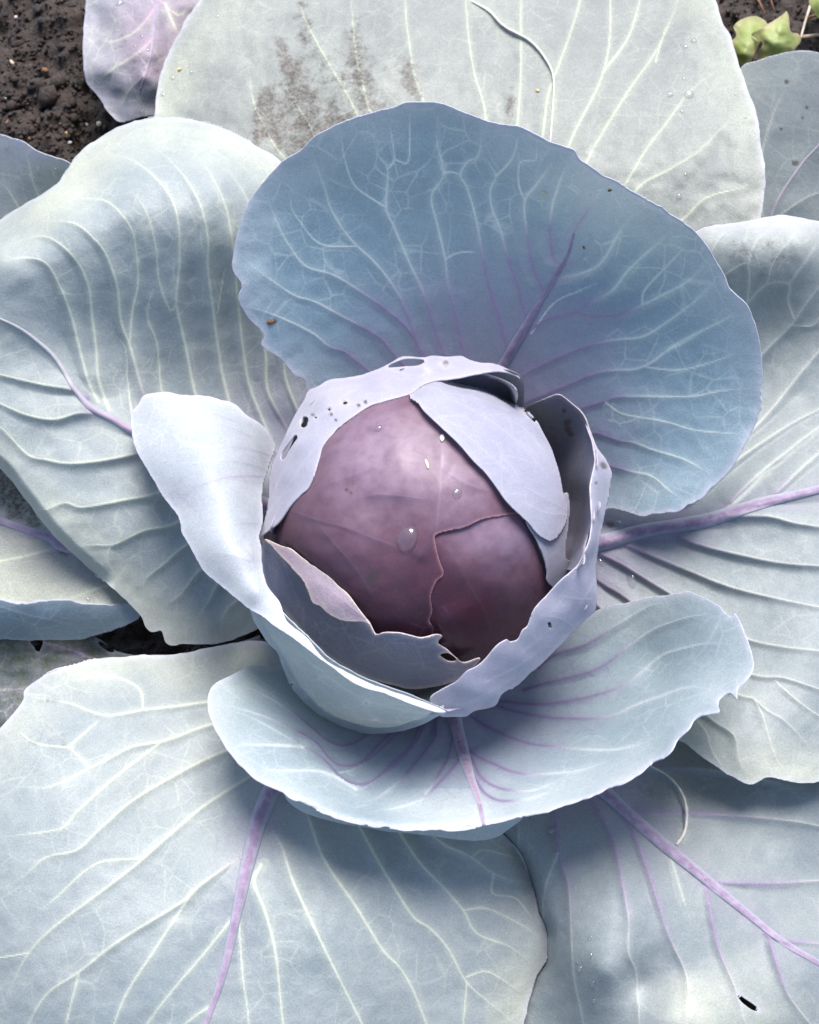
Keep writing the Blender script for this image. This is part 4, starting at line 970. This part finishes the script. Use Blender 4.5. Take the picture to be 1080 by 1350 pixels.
# --- D: upper right leaf in shade
d_ = Sheet("940,330 940,220 960,120 978,88 1000,78 1030,70 1055,67 1080,70 1140,90 1190,180 1170,300 1080,380 1000,390",
    ctrl=[(940,330,.03),(980,90,.094),(1055,67,.098),(1140,90,.092),(1190,180,.07),(1080,380,.015),(1000,200,.064),(1060,200,.062),(1050,290,.036),(1000,300,.036)],
    rib="1000,370 1020,278 1056,218 1080,191 1120,140", ribw=(2.5, 1.2), ribc=(.4, .2), veins=["1010,310 1000,230 1020,150 1040,110", "1020,290 1065,260 1100,250", "985,300 975,220 990,140"], vw=(2, 1), vc=(.4, .2), relief=0.8, seed=141, tert=45, maxt=70, edge=(3.5, .4),
    spots=[(1048, 215, 4), (1037, 108, 3), (1064, 142, 2.5), (1058, 155, 2), (1030, 170, 1.8)], wave=0.003, wavel=80)
add_leaf('outer_leaf', [d_], [M_GREY], fronts=['NN', 'E'], label='shaded grey leaf beside the small green seedling', key='D')

# --- G: low left leaf with rolled edge; C: upper left leaf; H: old leaf in the shadow
g_ = Sheet("-130,590 -60,600 0,612 40,640 120,690 240,740 330,760 300,795 190,803 173,799 133,799 107,797 89,793 56,794 33,797 0,792 -60,780 -130,760",
    ctrl=[(-130,590,.070),(0,612,.070),(120,690,.066),(240,740,.046),(330,760,.036),(190,803,.050),(107,797,.062),(33,797,.070),(-60,780,.078),(0,700,.062),(80,720,.058),(60,760,.058)],
    rib="200,750 140,735 80,720 67,709 33,698 0,687 -60,672", ribw=(8, 5), ribc=(.8, .6), veins=["150,735 73,724 44,731 0,740 -50,750", "230,760 142,772 122,778 89,790", "90,720 50,670 20,650", "120,727 60,690 20,670"], vw=(3, 1.5), vc=(.8, .2), relief=1.4, seed=151, tert=50, maxt=60, edge=(3, .6),
    stain=total(blob(35, 665, 50, 26, 45), blob(85, 725, 18, 10), lambda X, Y: 1.2 * blob(10, 640, 40, 25, 40)(X, Y)), wave=0.002)
g_strip = Sheet("-130,752 -60,776 0,791 33,796 56,793 89,791 107,796 133,798 156,798 173,797 182,803 186,811 183,816 156,828 120,839 96,843 56,844 29,844 0,843 -60,838 -130,820",
    ctrl=[(-130,752,.086),(0,791,.076),(56,793,.072),(107,796,.066),(173,797,.056),(186,812,.050),(-130,820,.056),(0,843,.046),(56,844,.044),(120,839,.044),(60,818,.062),(0,815,.066),(130,815,.056)], veins=["0,800 40,812 65,817 95,825", "65,817 80,803"], vw=(1.8, 1), vs=(.6, .4), vc=(0, 0), relief=.3, seed=152, edge=(3, .6), tert=40, maxt=40)
add_leaf('outer_leaf', [g_, g_strip], [M_OLD, M_BLUE], fronts=['W', 'M', 'SW'], label='low leaf with a rolled blue edge and browned midrib', key='G')
c_ = Sheet("-90,190 -50,172 0,178 30,186 50,199 70,206 90,214 140,262 110,340 0,370 -80,350 -120,270",
    ctrl=[(-90,190,.092),(0,178,.096),(90,214,.092),(140,262,.07),(110,340,.035),(0,370,.025),(-100,300,.045),(0,260,.064),(60,260,.066)], veins=["60,350 30,285 10,250 0,240", "90,330 45,245 38,215 30,195", "40,350 -20,290 -60,260"], vw=(2.2, 1.2), vc=(-.3, -.3), relief=0.7, seed=161, tert=40, maxt=60, edge=(6, .5), wave=0.002, bloom=lambda X, Y: 0.7 * smooth(235, 190, Y))
add_leaf('outer_leaf', [c_], [M_OUTER], fronts=['W'], label='blue-grey leaf edge with two round drops against bare soil', key='C')
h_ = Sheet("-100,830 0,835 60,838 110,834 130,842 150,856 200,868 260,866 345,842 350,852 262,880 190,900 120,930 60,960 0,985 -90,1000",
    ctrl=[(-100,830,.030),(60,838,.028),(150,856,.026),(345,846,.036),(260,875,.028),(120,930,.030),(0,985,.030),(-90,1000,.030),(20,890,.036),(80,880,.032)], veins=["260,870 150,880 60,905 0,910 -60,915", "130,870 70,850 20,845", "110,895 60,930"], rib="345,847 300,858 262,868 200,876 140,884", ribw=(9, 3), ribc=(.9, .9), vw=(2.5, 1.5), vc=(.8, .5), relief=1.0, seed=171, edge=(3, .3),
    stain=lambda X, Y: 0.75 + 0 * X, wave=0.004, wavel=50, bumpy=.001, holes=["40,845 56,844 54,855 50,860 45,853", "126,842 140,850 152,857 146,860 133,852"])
add_leaf('outer_leaf', [h_], [M_DEAD_SHADED], fronts=['G', 'SW', 'W', 'M'], label='mottled dying leaf lying in the shadow near the soil', key='H')

# stem
bm = _bm.new()
_bm.ops.create_cone(bm, cap_ends=True, segments=28, radius1=0.020, radius2=0.030, depth=0.075)
for v in bm.verts:
    k = 1 + 0.08 * math.sin(5 * math.atan2(v.co.y, v.co.x)); v.co.x *= k; v.co.y *= k
me = bpy.data.meshes.new('stem'); bm.to_mesh(me); bm.free()
for p in me.polygons: p.use_smooth = True
st = link('stem', me, cabbage, plain('stem_skin', (0.20, 0.17, 0.19), (0.30, 0.26, 0.27), 90)); st.location = (0, 0, 0.024)

# --- B: tip of a leaf of the next plant, reaching in over the soil
b_ = Sheet("112,104 110,47 113,9 112,-50 140,-90 200,-120 270,-110 310,-60 320,20 290,110 250,160 204,160 204,153 190,154 168,160 155,159 149,153 138,143 135,137 125,123",
    ctrl=[(112,104,.050),(110,30,.052),(120,-60,.052),(200,-120,.05),(310,-60,.05),(320,20,.045),(250,160,.03),(155,159,.040),(135,137,.044),(150,60,.062),(180,40,.066),(200,90,.066),(160,110,.054),(190,130,.050),(215,20,.062),(235,45,.058)],
    rib="230,-110 210,-40 205,20 200,70 185,120", ribw=(4, 1.5), ribc=(.6, .4),
    veins=["205,10 180,40 150,55 128,52", "203,50 175,75 150,90 130,110", "210,0 235,20 250,10", "206,-20 170,-20 130,0", "195,95 170,120 160,140", dict(p="218,5 226,24 234,43", w=(2.5, 2.5), c=(.4, .4), A=2)], vw=(2.2, 1.2), vc=(.6, .3), relief=1.5, seed=181, tert=34, maxt=50, edge=(3.5, .5), teeth=1.0,
    purple=lambda X, Y: np.clip(blob(185, 60, 45, 80, -30)(X, Y) + blob(240, 20, 25, 50)(X, Y), 0, 1), stain=total(lambda X, Y: 0.55 * blob(135, 30, 10, 12)(X, Y), lambda X, Y: 0.5 * blob(160, 60, 16, 26, -25)(X, Y)), wave=0.004, wavel=45, bumpy=0.0015)
BASE_SAVE = BASE.copy()
bb = world(np.array(230.0), np.array(-100.0), np.array(0.0))
ob = add_leaf('cabbage_leaf', [b_], [M_TINGED], fronts=['NN', 'W'], parent=None, key='B')
ob.location = BASE
tag(ob, 'crinkled pink-purple leaf tip reaching over the bare dark soil', 'leaf')
# ================================================================== small things
def wpt(key, px, py, lift=0.0):
    """point and normal on the top blade of a leaf under a pixel"""
    best = None
    for sh in FRONT[key]:
        c = int((px - sh.x0) / sh.h); r = int((py - sh.y0) / sh.h)
        if 0 <= r < sh.IN.shape[0] and 0 <= c < sh.IN.shape[1] and (sh.IN[r, c] or best is None):
            e = 3.0
            P = [world(np.array(px + a), np.array(py + b), sh.z(np.array(px + a), np.array(py + b))) for a, b in ((0, 0), (e, 0), (0, -e))]
            n = np.cross(P[1] - P[0], P[2] - P[0]); n /= np.linalg.norm(n)
            if best is None or sh.IN[r, c]: best = (P[0], n)
            if sh.IN[r, c]: break
    return best

def place(o, P, n, spin=0.0):
    q = Vector(n).to_track_quat('Z', 'Y')
    o.rotation_mode = 'QUATERNION'
    from mathutils import Quaternion
    o.rotation_quaternion = q @ Quaternion((0, 0, 1), spin)
    o.location = P

def drop_mesh(seed, flat=0.62, seg=28, rings=10, egg=0.12):
    rnd = np.random.RandomState(seed)
    ph = rnd.uniform(0, 6.28, 3)
    V = [(0, 0, flat)]
    for i in range(1, rings + 1):
        a = i / rings * 1.92
        for j in range(seg):
            t = j / seg * 2 * math.pi
            r = 1 + egg * (0.6 * math.cos(t - ph[0]) + 0.4 * math.cos(2 * t - ph[1]) + 0.25 * math.cos(3 * t - ph[2]))
            V.append((math.sin(a) * r * math.cos(t), math.sin(a) * r * math.sin(t), flat * math.cos(a)))
    V.append((0, 0, flat * math.cos(1.92)))
    V = np.array(V); V[:, 2] += flat * 0.22
    F = []
    for j in range(seg): F.append((0, 1 + j, 1 + (j + 1) % seg, 1 + (j + 1) % seg))
    tri, quad = [], []
    for j in range(seg): tri.append((0, 1 + j, 1 + (j + 1) % seg))
    for i in range(rings - 1):
        for j in range(seg):
            a = 1 + i * seg + j; b = 1 + i * seg + (j + 1) % seg
            quad.append((a, a + seg, b + seg, b))
    last = len(V) - 1
    for j in range(seg): tri.append((last, 1 + (rings - 1) * seg + (j + 1) % seg, 1 + (rings - 1) * seg + j))
    me = bpy.data.meshes.new('water_drop')
    me.from_pydata([tuple(v) for v in V], [], tri + quad); me.update()
    for p in me.polygons: p.use_smooth = True
    me.materials.append(M_WATER)
    return me
DROPS = [drop_mesh(k) for k in range(5)]
MM = 0.00043
def drop(key, px, py, rx, ry=None, spin=0.0, label='', group=None, flat=1.0, me=None):
    P, n = wpt(key, px, py)
    o = bpy.data.objects.new('water_drop', me or DROPS[int(px * 7 + py) % 5]); COL.objects.link(o)
    place(o, P, n, spin)
    ry = ry or rx
    o.scale = (rx * MM, ry * MM, (rx * ry)**0.5 * MM * flat)
    tag(o, label, 'water drop', group)
    return o
g1 = 'water drops lying on the leaves'
drop('H1', 538, 711, 12.5, 16.5, 0.15, 'largest water drop, pear-shaped, in the middle of the purple head', g1, 0.8)
drop('H1', 603, 650, 7.5, 5.5, 0.0, 'oval water drop on the purple head just above its cut seam', g1, 0.8)
drop('H1', 499, 565, 5, 5, 0.0, 'small round drop near the top of the purple head', g1)
drop('NN', 908, 125, 7.5, 7.5, 0, 'biggest round drop on the sunlit side of the weathered back leaf', g1)
drop('NN', 883, 125, 5.5, 5, 0, 'drop just beside the biggest round one on the weathered back leaf', g1)
drop('NN', 915, 54, 5, 5, 0, 'upper drop of a pair near the bright margin of the back leaf', g1)
drop('NN', 904, 62, 3.5, 3.5, 0, 'lower drop of a pair near the bright margin of the back leaf', g1)
drop('NN', 895, 259, 5, 5, 0, 'lone glinting drop on the back leaf above the rim of the tall blue leaf', g1)
drop('NN', 902, 104, 2.8, 2.8, 0, 'tiny bead just above the biggest round drop on the back leaf', g1)
drop('NN', 899, 147, 3.4, 3.4, 0, 'tiny bead just below the biggest round drop on the back leaf', g1)
drop('NN', 970, 124, 2.6, 2.6, 0, 'tiny bead nearest the right margin of the weathered back leaf', g1)
drop('NN', 983, 155, 2.2, 2.2, 0, 'tiny bead by the margin where the shaded grey leaf begins', g1)
drop('NN', 904, 230, 2.2, 2.2, 0, 'tiny bead low on the back leaf above the lone glinting drop', g1)
drop('NN', 811, 58, 2.6, 2.6, 0, 'tiny bead in the bluish middle of the weathered back leaf', g1)
drop('NN', 253, 96, 4.5, 4, 0, 'round drop right of the yellow grain on the weathered back leaf', g1)
drop('NN', 228, 103, 4, 3.4, 0, 'drop below left of the yellow grain on the weathered back leaf', g1)
drop('NN', 287, 22, 3.6, 3.6, 0, 'single drop on the back leaf above the brown stains, away from the others', g1)
drop('NN', 215, 124, 5, 4.5, 0.4, 'flat clear drop by the left margin of the weathered back leaf', g1, 0.7)
drop('NN', 238, 118, 2.4, 2.4, 0, 'tiny bead straight below the yellow grain on the back leaf', g1)
drop('NN', 246, 58, 2.6, 2.6, 0, 'tiny bead high by the left margin of the weathered back leaf', g1)
drop('NN', 250, 150, 2.2, 2.2, 0, 'lowest tiny bead left of the brown stains on the back leaf', g1)
drop('C', 73, 226, 7.5, 7, 0, 'larger of two round drops on the leaf edge beside the soil', g1)
drop('C', 50, 222, 5.5, 4.5, 0, 'smaller of two round drops on the leaf edge beside the soil', g1)
drop('C', 9, 193, 3.4, 3.4, 0, 'tiny drop apart from the two round ones on the leaf edge beside the soil', g1)
drop('B', 205, 90, 4.5, 4.5, 0, 'round drop near the right margin of the pink-purple leaf tip', g1)
drop('B', 188, 148, 4.5, 4, 0.5, 'drop at the lowest end of the pink-purple leaf tip', g1)
drop('B', 158, 4, 9, 6, 0.5, 'wide pinkish drop at the top of the pink-purple leaf tip', g1, 0.7)
drop('B', 168, 127, 4.5, 3.5, 0.2, 'violet-looking drop in the blue hollow of the pink-purple leaf tip', g1)
drop('B', 172, 43, 3, 3, 0, 'tiny bead high on the pink ridge of the pink-purple leaf tip', g1)
drop('B', 187, 48, 3.4, 3.4, 0, 'bead on the pink-purple leaf tip nearest its fold', g1)
drop('B', 196, 66, 2.8, 2.8, 0, 'middle bead of the row along the pink-purple leaf tip', g1)
drop('B', 178, 61, 2.6, 2.6, 0, 'tiny bead amid the brownish blotch on the pink-purple leaf tip', g1)
drop('B', 166, 53, 2.2, 2.2, 0, 'faint bead above the brownish blotch on the pink-purple leaf tip', g1)
drop('B', 178, 80, 3, 3, 0, 'bead below the row in the pink part of the leaf tip', g1)
drop('B', 184, 69, 2.2, 2.2, 0, 'tiny bead between two others on the pink ridge of the leaf tip', g1)
drop('B', 128, 106, 3.2, 3.2, 0, 'bead by the left margin of the pink-purple leaf tip', g1)
drop('B', 147, 134, 2.6, 2.6, 0, 'bead beside the violet-looking drop on the pink-purple leaf tip', g1)
drop('B', 151, 14, 2.4, 2.4, 0, 'tiny bead beside the wide pinkish drop at the top', g1)
drop('SE', 727, 1095, 5, 8, 0.0, 'tall clear drop beside a dark vein under the front leaf rim', g1)
drop('SE', 765, 1277, 4, 4.5, 0, 'drop lying on a vein of the lower nibbled leaf', g1)
drop('SE', 778, 1237, 3, 3, 0, 'topmost small bead in the bright fold of the nibbled leaf', g1)
drop('SE', 779, 1259, 3.2, 3.2, 0, 'second small bead down in the bright fold of the nibbled leaf', g1)
drop('SE', 782, 1296, 4, 4, 0, 'largest bead low in the bright fold of the nibbled leaf', g1)
drop('SE', 784, 1319, 3.2, 3.2, 0, 'lowest bead in the bright fold of the nibbled leaf', g1)
drop('SE', 762, 1268, 2.4, 2.4, 0, 'small bead touching the drop on a vein of the nibbled leaf', g1)
drop('SW', 375, 1086, 4, 4, 0, 'drop on the largest leaf close below the front leaf rim', g1)
drop('SW', 379, 1079, 3, 3, 0, 'smaller drop touching the one close below the front leaf rim', g1)
drop('SW', 318, 1131, 3, 3, 0, 'tiny drop against the purple midrib of the largest leaf', g1)
drop('E', 833, 765, 15, 6.5, -0.5, 'long flat drop lying between two folds of the broad grey-green leaf', g1, 0.45)
drop('E', 792, 742, 6, 4, -0.4, 'small drop beside the wrapper leaf in a fold of the broad leaf', g1, 0.6)
drop('E', 816, 690, 4.5, 6, -0.3, 'drop next to the brown pit by the thick violet midrib', g1, 0.7)
drop('G', 116, 790, 4, 3, 0, 'drop on the low leaf beside its rolled blue edge', g1)
drop('W', 338, 499, 3.2, 3.2, 0, 'tiny drop between the ribs of the arching leaf near the head', g1)
drop('W', 281, 853 - 6, 3.2, 3, 0, 'tiny drop at the lowest margin of the arching leaf', g1)

# grains and crumbs on leaves
def grain_mesh(name, mat, seed, sub=2):
    rnd = np.random.RandomState(seed)
    bm = _bm.new(); _bm.ops.create_icosphere(bm, subdivisions=sub, radius=1.0)
    for v in bm.verts:
        d = 1 + 0.16 * math.sin(3 * v.co.x + seed) * math.cos(2.3 * v.co.y + 2 * seed) + rnd.uniform(-.04, .04)
        v.co *= d
    me = bpy.data.meshes.new(name); bm.to_mesh(me); bm.free()
    for p in me.polygons: p.use_smooth = True
    me.materials.append(mat)
    return me
M_SEED = plain('straw_yellow', (0.55, 0.36, 0.12), (0.62, 0.45, 0.20), 300, 0.6, 0.2, 0.0005)
M_CREAM = plain('cream_seed', (0.50, 0.42, 0.28), (0.60, 0.52, 0.38), 300, 0.6, 0.2, 0.0005)
M_CHIP = plain('pale_wood_chip', (0.40, 0.30, 0.20), (0.58, 0.48, 0.36), 260, 0.75, 0.5, 0.001)
M_ORANGE = plain('orange_stone', (0.40, 0.18, 0.06), (0.50, 0.28, 0.12), 220, 0.6, 0.4, 0.0008)
M_BROWN = plain('brown_chip', (0.13, 0.06, 0.03), (0.24, 0.12, 0.06), 220, 0.75, 0.5, 0.001)
M_WHITE = plain('white_grit', (0.50, 0.48, 0.46), (0.66, 0.64, 0.62), 260, 0.6, 0.4, 0.0008)
M_TWIG = plain('dry_twig', (0.30, 0.20, 0.14), (0.45, 0.33, 0.24), 200, 0.8, 0.5, 0.001)
M_STRAW = plain('pale_straw', (0.50, 0.40, 0.30), (0.64, 0.54, 0.42), 200, 0.7, 0.4, 0.0008)
def grain(key, px, py, rx, ry, rz, mat, label, spin=0, name='grain', cat='grain', seed=1, lift=0.5):
    if key: P, n = wpt(key, px, py)
    else: P, n = ground_at(np.array(float(px)), np.array(float(py))), np.array([0, 0, 1.0])
    o = bpy.data.objects.new(name, grain_mesh(name, mat, seed)); COL.objects.link(o)
    place(o, P + n * rz * MM * lift, n, spin)
    o.scale = (rx * MM, ry * MM, rz * MM)
    tag(o, label, cat)
    return o
grain('NN', 237, 92, 3.0, 3.6, 2.4, M_SEED, 'yellow grain lying on the weathered back leaf near round drops', seed=2)
grain('NN', 709, 120, 3.0, 3.6, 2.0, M_SEED, 'orange-yellow speck on the back leaf beside the curved scar', seed=3)
grain('N', 717, 254, 4.2, 2.9, 2.0, M_CREAM, 'pale seed stuck on the tall blue leaf', name='seed', cat='seed', seed=4)
grain('N', 357, 424, 6.5, 3.4, 2.0, M_BROWN, 'dark brown crumb near the left margin of the tall blue leaf', name='crumb', cat='crumb', seed=5)
grain('N', 804, 251, 3.2, 1.4, 1.2, M_BROWN, 'tiny dark speck just under the rim of the tall blue leaf', 0.6, name='crumb', cat='crumb', seed=6)
grain('N', 770, 326, 2.6, 1.2, 1.2, M_BROWN, 'tiny dark speck beside the midrib of the tall blue leaf', -0.9, name='crumb', cat='crumb', seed=7)
grain('H1', 583, 578, 3.0, 6.0, 2.0, M_WHITE, 'whitish crumb caught at the edge of the pale lilac leaf on the head', 0.3, name='crumb', cat='crumb', seed=8)
grain('H1', 563, 612, 2.2, 8.0, 1.4, M_CREAM, 'thin pale streak of debris on the dusty part of the purple head', 0.15, name='crumb', cat='crumb', seed=9)

# stones, chips and straw on the soil
def stone(px, py, rx, ry, rz, mat, label, spin=0.0, name='pebble', cat='pebble', seed=1):
    grain(None, px, py, rx, ry, rz, mat, label, spin, name, cat, seed, 0.8)
stone(131, 165, 5.4, 5.0, 4.5, M_CREAM, 'round cream pebble on the soil below the pink-purple leaf tip', seed=11)
stone(90, 177, 6.0, 5.2, 4.0, M_ORANGE, 'orange pebble on the soil above the blue-grey leaf edge', seed=12)
stone(60, 94, 6.5, 5.5, 4.0, M_BROWN, 'brown pebble on the open soil above the pale sliver', seed=13)
stone(92, 189, 4.2, 3.6, 3, M_WHITE, 'grey grit stone just under the orange pebble', seed=14)
stone(115, 165, 4.0, 2.8, 2.4, M_WHITE, 'white grit fragment left of the round cream pebble', -0.6, seed=15)
stone(6, 132, 4.0, 3.4, 3, M_WHITE, 'white grit stone on the soil near the frame edge', seed=16)
stone(22, 24, 4.5, 3.8, 3, M_WHITE, 'pale grit stone in the topmost stretch of open soil', seed=17)
stone(81, 0, 5.5, 4.0, 3, M_SEED, 'yellowish crumb on the soil beside the pink-purple leaf tip', seed=18)
def chip(px, py, L, W, mat, spin, label, seed=1, name='wood_chip', cat='wood chip'):
    rnd = np.random.RandomState(seed)
    n = 7
    V, F = [], []
    for i in range(n):
        t = i / (n - 1) * 2 - 1
        wv = W * (1 - 0.45 * abs(t)**3) * rnd.uniform(.85, 1.1); hh = W * 0.5
        b = 0.06 * L * (1 - t * t)
        for (a, c) in ((-1, 0), (-.5, 1), (.5, 1), (1, 0), (0, -.7)):
            V.append((t * L + rnd.uniform(-.05, .05) * L * (abs(t) == 1), a * wv + 0.08 * L * t * t, c * hh + b))
    for i in range(n - 1):
        for k in range(5):
            a, b = i * 5 + k, i * 5 + (k + 1) % 5
            F.append((a, b, b + 5, a + 5))
    F += [tuple(range(4, -1, -1)), tuple(range((n - 1) * 5, n * 5))]
    me = bpy.data.meshes.new(name); me.from_pydata(V, [], F); me.update()
    o = link(name, me, None, mat)
    P = ground_at(np.array(float(px)), np.array(float(py)), W * MM * 0.5)
    o.location = P; o.rotation_euler = (0, 0, spin); o.scale = (MM, MM, MM)
    tag(o, label, cat)
chip(31, 113, 6.5, 3.4, M_CHIP, -0.3, 'short pale chip on the soil, highest of the light chips', 21)
chip(58, 130, 9.5, 2.6, M_CHIP, 0.55, 'long pale wood sliver on the open soil', 22)
chip(82, 161, 8.0, 3.6, M_BROWN, 1.2, 'brown wood sliver standing askew above the orange pebble', 23)
chip(42, 183, 8.5, 3.4, M_BROWN, 0.1, 'rusty flat chip at the edge of the blue-grey leaf', 24)
chip(16, 83, 5.5, 3.2, M_CHIP, -0.9, 'small tan chip on the soil near the frame edge', 25)
chip(62, 147, 4.6, 3.0, M_CHIP, 0.9, 'tiny tan chip just below the long pale sliver', 26)
chip(10, 161, 4.6, 2.4, M_BROWN, 1.2, 'thin brown chip on the soil above the leaf edge', 27)

def tube(name, P, r0, r1, mat, label, cat, seg=8, parent=None):
    P = np.asarray(P); n = len(P)
    T = np.gradient(P, axis=0); T /= np.linalg.norm(T, axis=1, keepdims=True)
    V, F = [], []
    for i in range(n):
        a = np.cross(T[i], [0, 0, 1.0]); a /= np.linalg.norm(a) + 1e-9; b = np.cross(T[i], a)
        r = (r0 + (r1 - r0) * i / (n - 1)) * (1 + 0.1 * math.sin(i * 2.3))
        for k in range(seg):
            t = k / seg * 2 * math.pi
            V.append(tuple(P[i] + r * (math.cos(t) * a + math.sin(t) * b)))
    for i in range(n - 1):
        for k in range(seg):
            a, b = i * seg + k, i * seg + (k + 1) % seg
            F.append((a, b, b + seg, a + seg))
    F += [tuple(range(seg - 1, -1, -1)), tuple(range((n - 1) * seg, n * seg))]
    base = P[0].copy() if parent is None else np.zeros(3)
    me = bpy.data.meshes.new(name); me.from_pydata([tuple(np.array(v) - base) for v in V], [], F); me.update()
    for p in me.polygons: p.use_smooth = True
    o = link(name, me, parent, mat); o.location = base
    if label: tag(o, label, cat)
    return o
def gline(s, lift, bump=0.0):
    L = spline(pts(s), 8.0)
    t = np.linspace(0, 1, len(L))
    P = ground_at(L[:, 0], L[:, 1])
    P[:, 2] = np.interp(t, [0, 1], [P[0, 2], P[-1, 2]]) + lift + bump * np.sin(math.pi * t)
    return P
tube('straw_stalk', gline("1072,-14 1066,14 1058,40 1052,62", 0.010), 0.0011, 0.0008, M_STRAW, 'pale straight straw stalk leaning beside the green seedling', 'straw')
tube('dry_twig', gline("1050,58 1072,61 1110,66", 0.007), 0.0014, 0.0010, M_TWIG, 'brown dry twig under the pale straw stalk', 'twig')
tube('dry_twig', gline("1024,-8 1012,10 1018,24", 0.008), 0.0010, 0.0006, M_BROWN, 'thin dark twig on the soil behind the green seedling', 'twig')
tube('dry_twig', gline("996,-10 1000,12 1006,26", 0.006), 0.0012, 0.0008, M_BROWN, 'short reddish twig above the rounded seedling leaf', 'twig')
tube('dry_twig', gline("1062,30 1076,24 1090,30", 0.005), 0.0012, 0.0008, M_BROWN, 'reddish twig crossing behind the pale straw stalk', 'twig')

# curled strips of dry skin on two leaves
M_SKIN = plain('dry_pale_skin', (0.42, 0.38, 0.34), (0.58, 0.54, 0.50), 240, 0.5, 0.4, 0.0008)
def strip(leaf, key, line, lifts, r0, r1):
    L = spline(pts(line), 4.0)
    sh = FRONT[key][0]
    t = np.linspace(0, 1, len(L))
    z = sh.z(L[:, 0], L[:, 1]) + np.interp(t, np.linspace(0, 1, len(lifts)), lifts)
    P = world(L[:, 0], L[:, 1], z) - BASE
    return tube('torn_strip', P, r0, r1, M_SKIN, None, None, 7, parent=leaf)
strip(SE_LEAF, 'SE', "856,1009 878,1021 892,1034 901,1050 905,1065 905,1085 901,1101 892,1114", [.0003, .001, .004, .006, .005, .0015, .0002], 0.0005, 0.0010)
strip(NN_LEAF, 'NN', "622,2 645,15 665,35 700,55 722,82 730,105 729,140 725,195", [.0003, .0012, .0012, .0015, .0012, .0008, .0004], 0.0009, 0.0006)
# seedling
def seedling_material():
    t = NT('yellow_green_leaf')
    vein, hue, pur, edge = t.attr('veins')
    nz = t.noise(70.0, 4, 0.6)[0]
    col = t.mix(t.ramp(nz, 0.35, 0.65), (0.22, 0.30, 0.07), (0.36, 0.38, 0.13))
    col = t.mix(t.math('MULTIPLY', vein, 0.6), col, (0.45, 0.48, 0.25))
    col = t.mix(t.math('MULTIPLY', edge, 0.8), col, (0.32, 0.20, 0.16))
    bp = t.n('ShaderNodeBump'); bp.inputs['Strength'].default_value = 0.5; bp.inputs['Distance'].default_value = 0.001
    t.put(bp.inputs['Height'], nz)
    pr = t.n('ShaderNodeBsdfPrincipled'); t.put(pr.inputs['Base Color'], col); pr.inputs['Roughness'].default_value = 0.5
    t.put(pr.inputs['Normal'], bp.outputs[0])
    tr = t.n('ShaderNodeBsdfTranslucent'); t.put(tr.inputs[0], col)
    ms = t.n('ShaderNodeMixShader'); ms.inputs[0].default_value = 0.3
    t.put(ms.inputs[1], pr.outputs[0]); t.put(ms.inputs[2], tr.outputs[0]); t.put(t.out.inputs[0], ms.outputs[0])
    return t.m
M_SEEDLING = seedling_material()
weed = bpy.data.objects.new('weed_seedling', None); COL.objects.link(weed); weed.location = BASE
tag(weed, 'yellow-green weed seedling with crumpled leaves on the soil', 'seedling')
k1 = Sheet("967,36 975,27 990,22 1005,24 1012,31 1014,42 1006,52 1000,62 990,82 975,92 960,88 966,70 963,55 970,47", ctrl=[(970,36,.052),(990,24,.056),(1010,34,.052),(990,50,.060),(1000,62,.054),(975,90,.044),(962,86,.042),(966,62,.050),(980,70,.056)],
    veins=["985,85 990,60 988,30", "989,65 972,45", "990,60 1005,40"], vw=(1.8, 1), vc=(0, 0), relief=.6, seed=201, edge=(5, .6), wave=.003, wavel=20, step=1.6)
add_leaf('leaf', [k1], [M_SEEDLING], fronts=['NN'], parent=weed, key='k1')
k2 = Sheet("991,46 1002,39 1018,28 1030,20 1037,14 1040,26 1043,42 1053,44 1056,54 1048,66 1030,74 1015,84 1003,84 1001,70 1006,58 998,51", ctrl=[(991,46,.060),(1037,14,.066),(1043,42,.062),(1055,52,.056),(1020,50,.070),(1030,72,.058),(1003,82,.054),(1005,58,.060),(1030,40,.070)],
    veins=["1010,80 1022,55 1032,25", "1020,58 1003,48", "1022,55 1046,52"], vw=(1.8, 1), vc=(0, 0), relief=.8, seed=202, edge=(4, .7), wave=.003, wavel=20, step=1.6)
add_leaf('leaf', [k2], [M_SEEDLING], fronts=['NN', 'D'], parent=weed, key='k2')
k3 = Sheet("1066,2 1072,-10 1084,-22 1100,-12 1104,14 1092,30 1080,24 1073,14", ctrl=[(1066,2,.03),(1084,-22,.034),(1104,14,.03),(1085,26,.026),(1086,4,.036)], veins=["1098,-10 1085,6 1076,16"], vw=(1.5, 1), vc=(0, 0), seed=203, edge=(3, .3), step=1.6)
add_leaf('leaf', [k3], [M_SEEDLING], parent=weed, key='k3')
tube('stem', [world(np.array(1000.0), np.array(120.0), np.array(0.002)) - BASE, world(np.array(997.0), np.array(105.0), np.array(0.02)) - BASE, world(np.array(994.0), np.array(90.0), np.array(0.036)) - BASE, world(np.array(992.0), np.array(75.0), np.array(0.05)) - BASE], 0.0016, 0.0010, M_SEEDLING, None, None, parent=weed)

for r in REPORT: print('OVERLAP', r)
print('TRIANGLES', sum(len(o.data.polygons) * 2 * (2 if o.modifiers else 1) for o in SC.objects if o.type == 'MESH'))
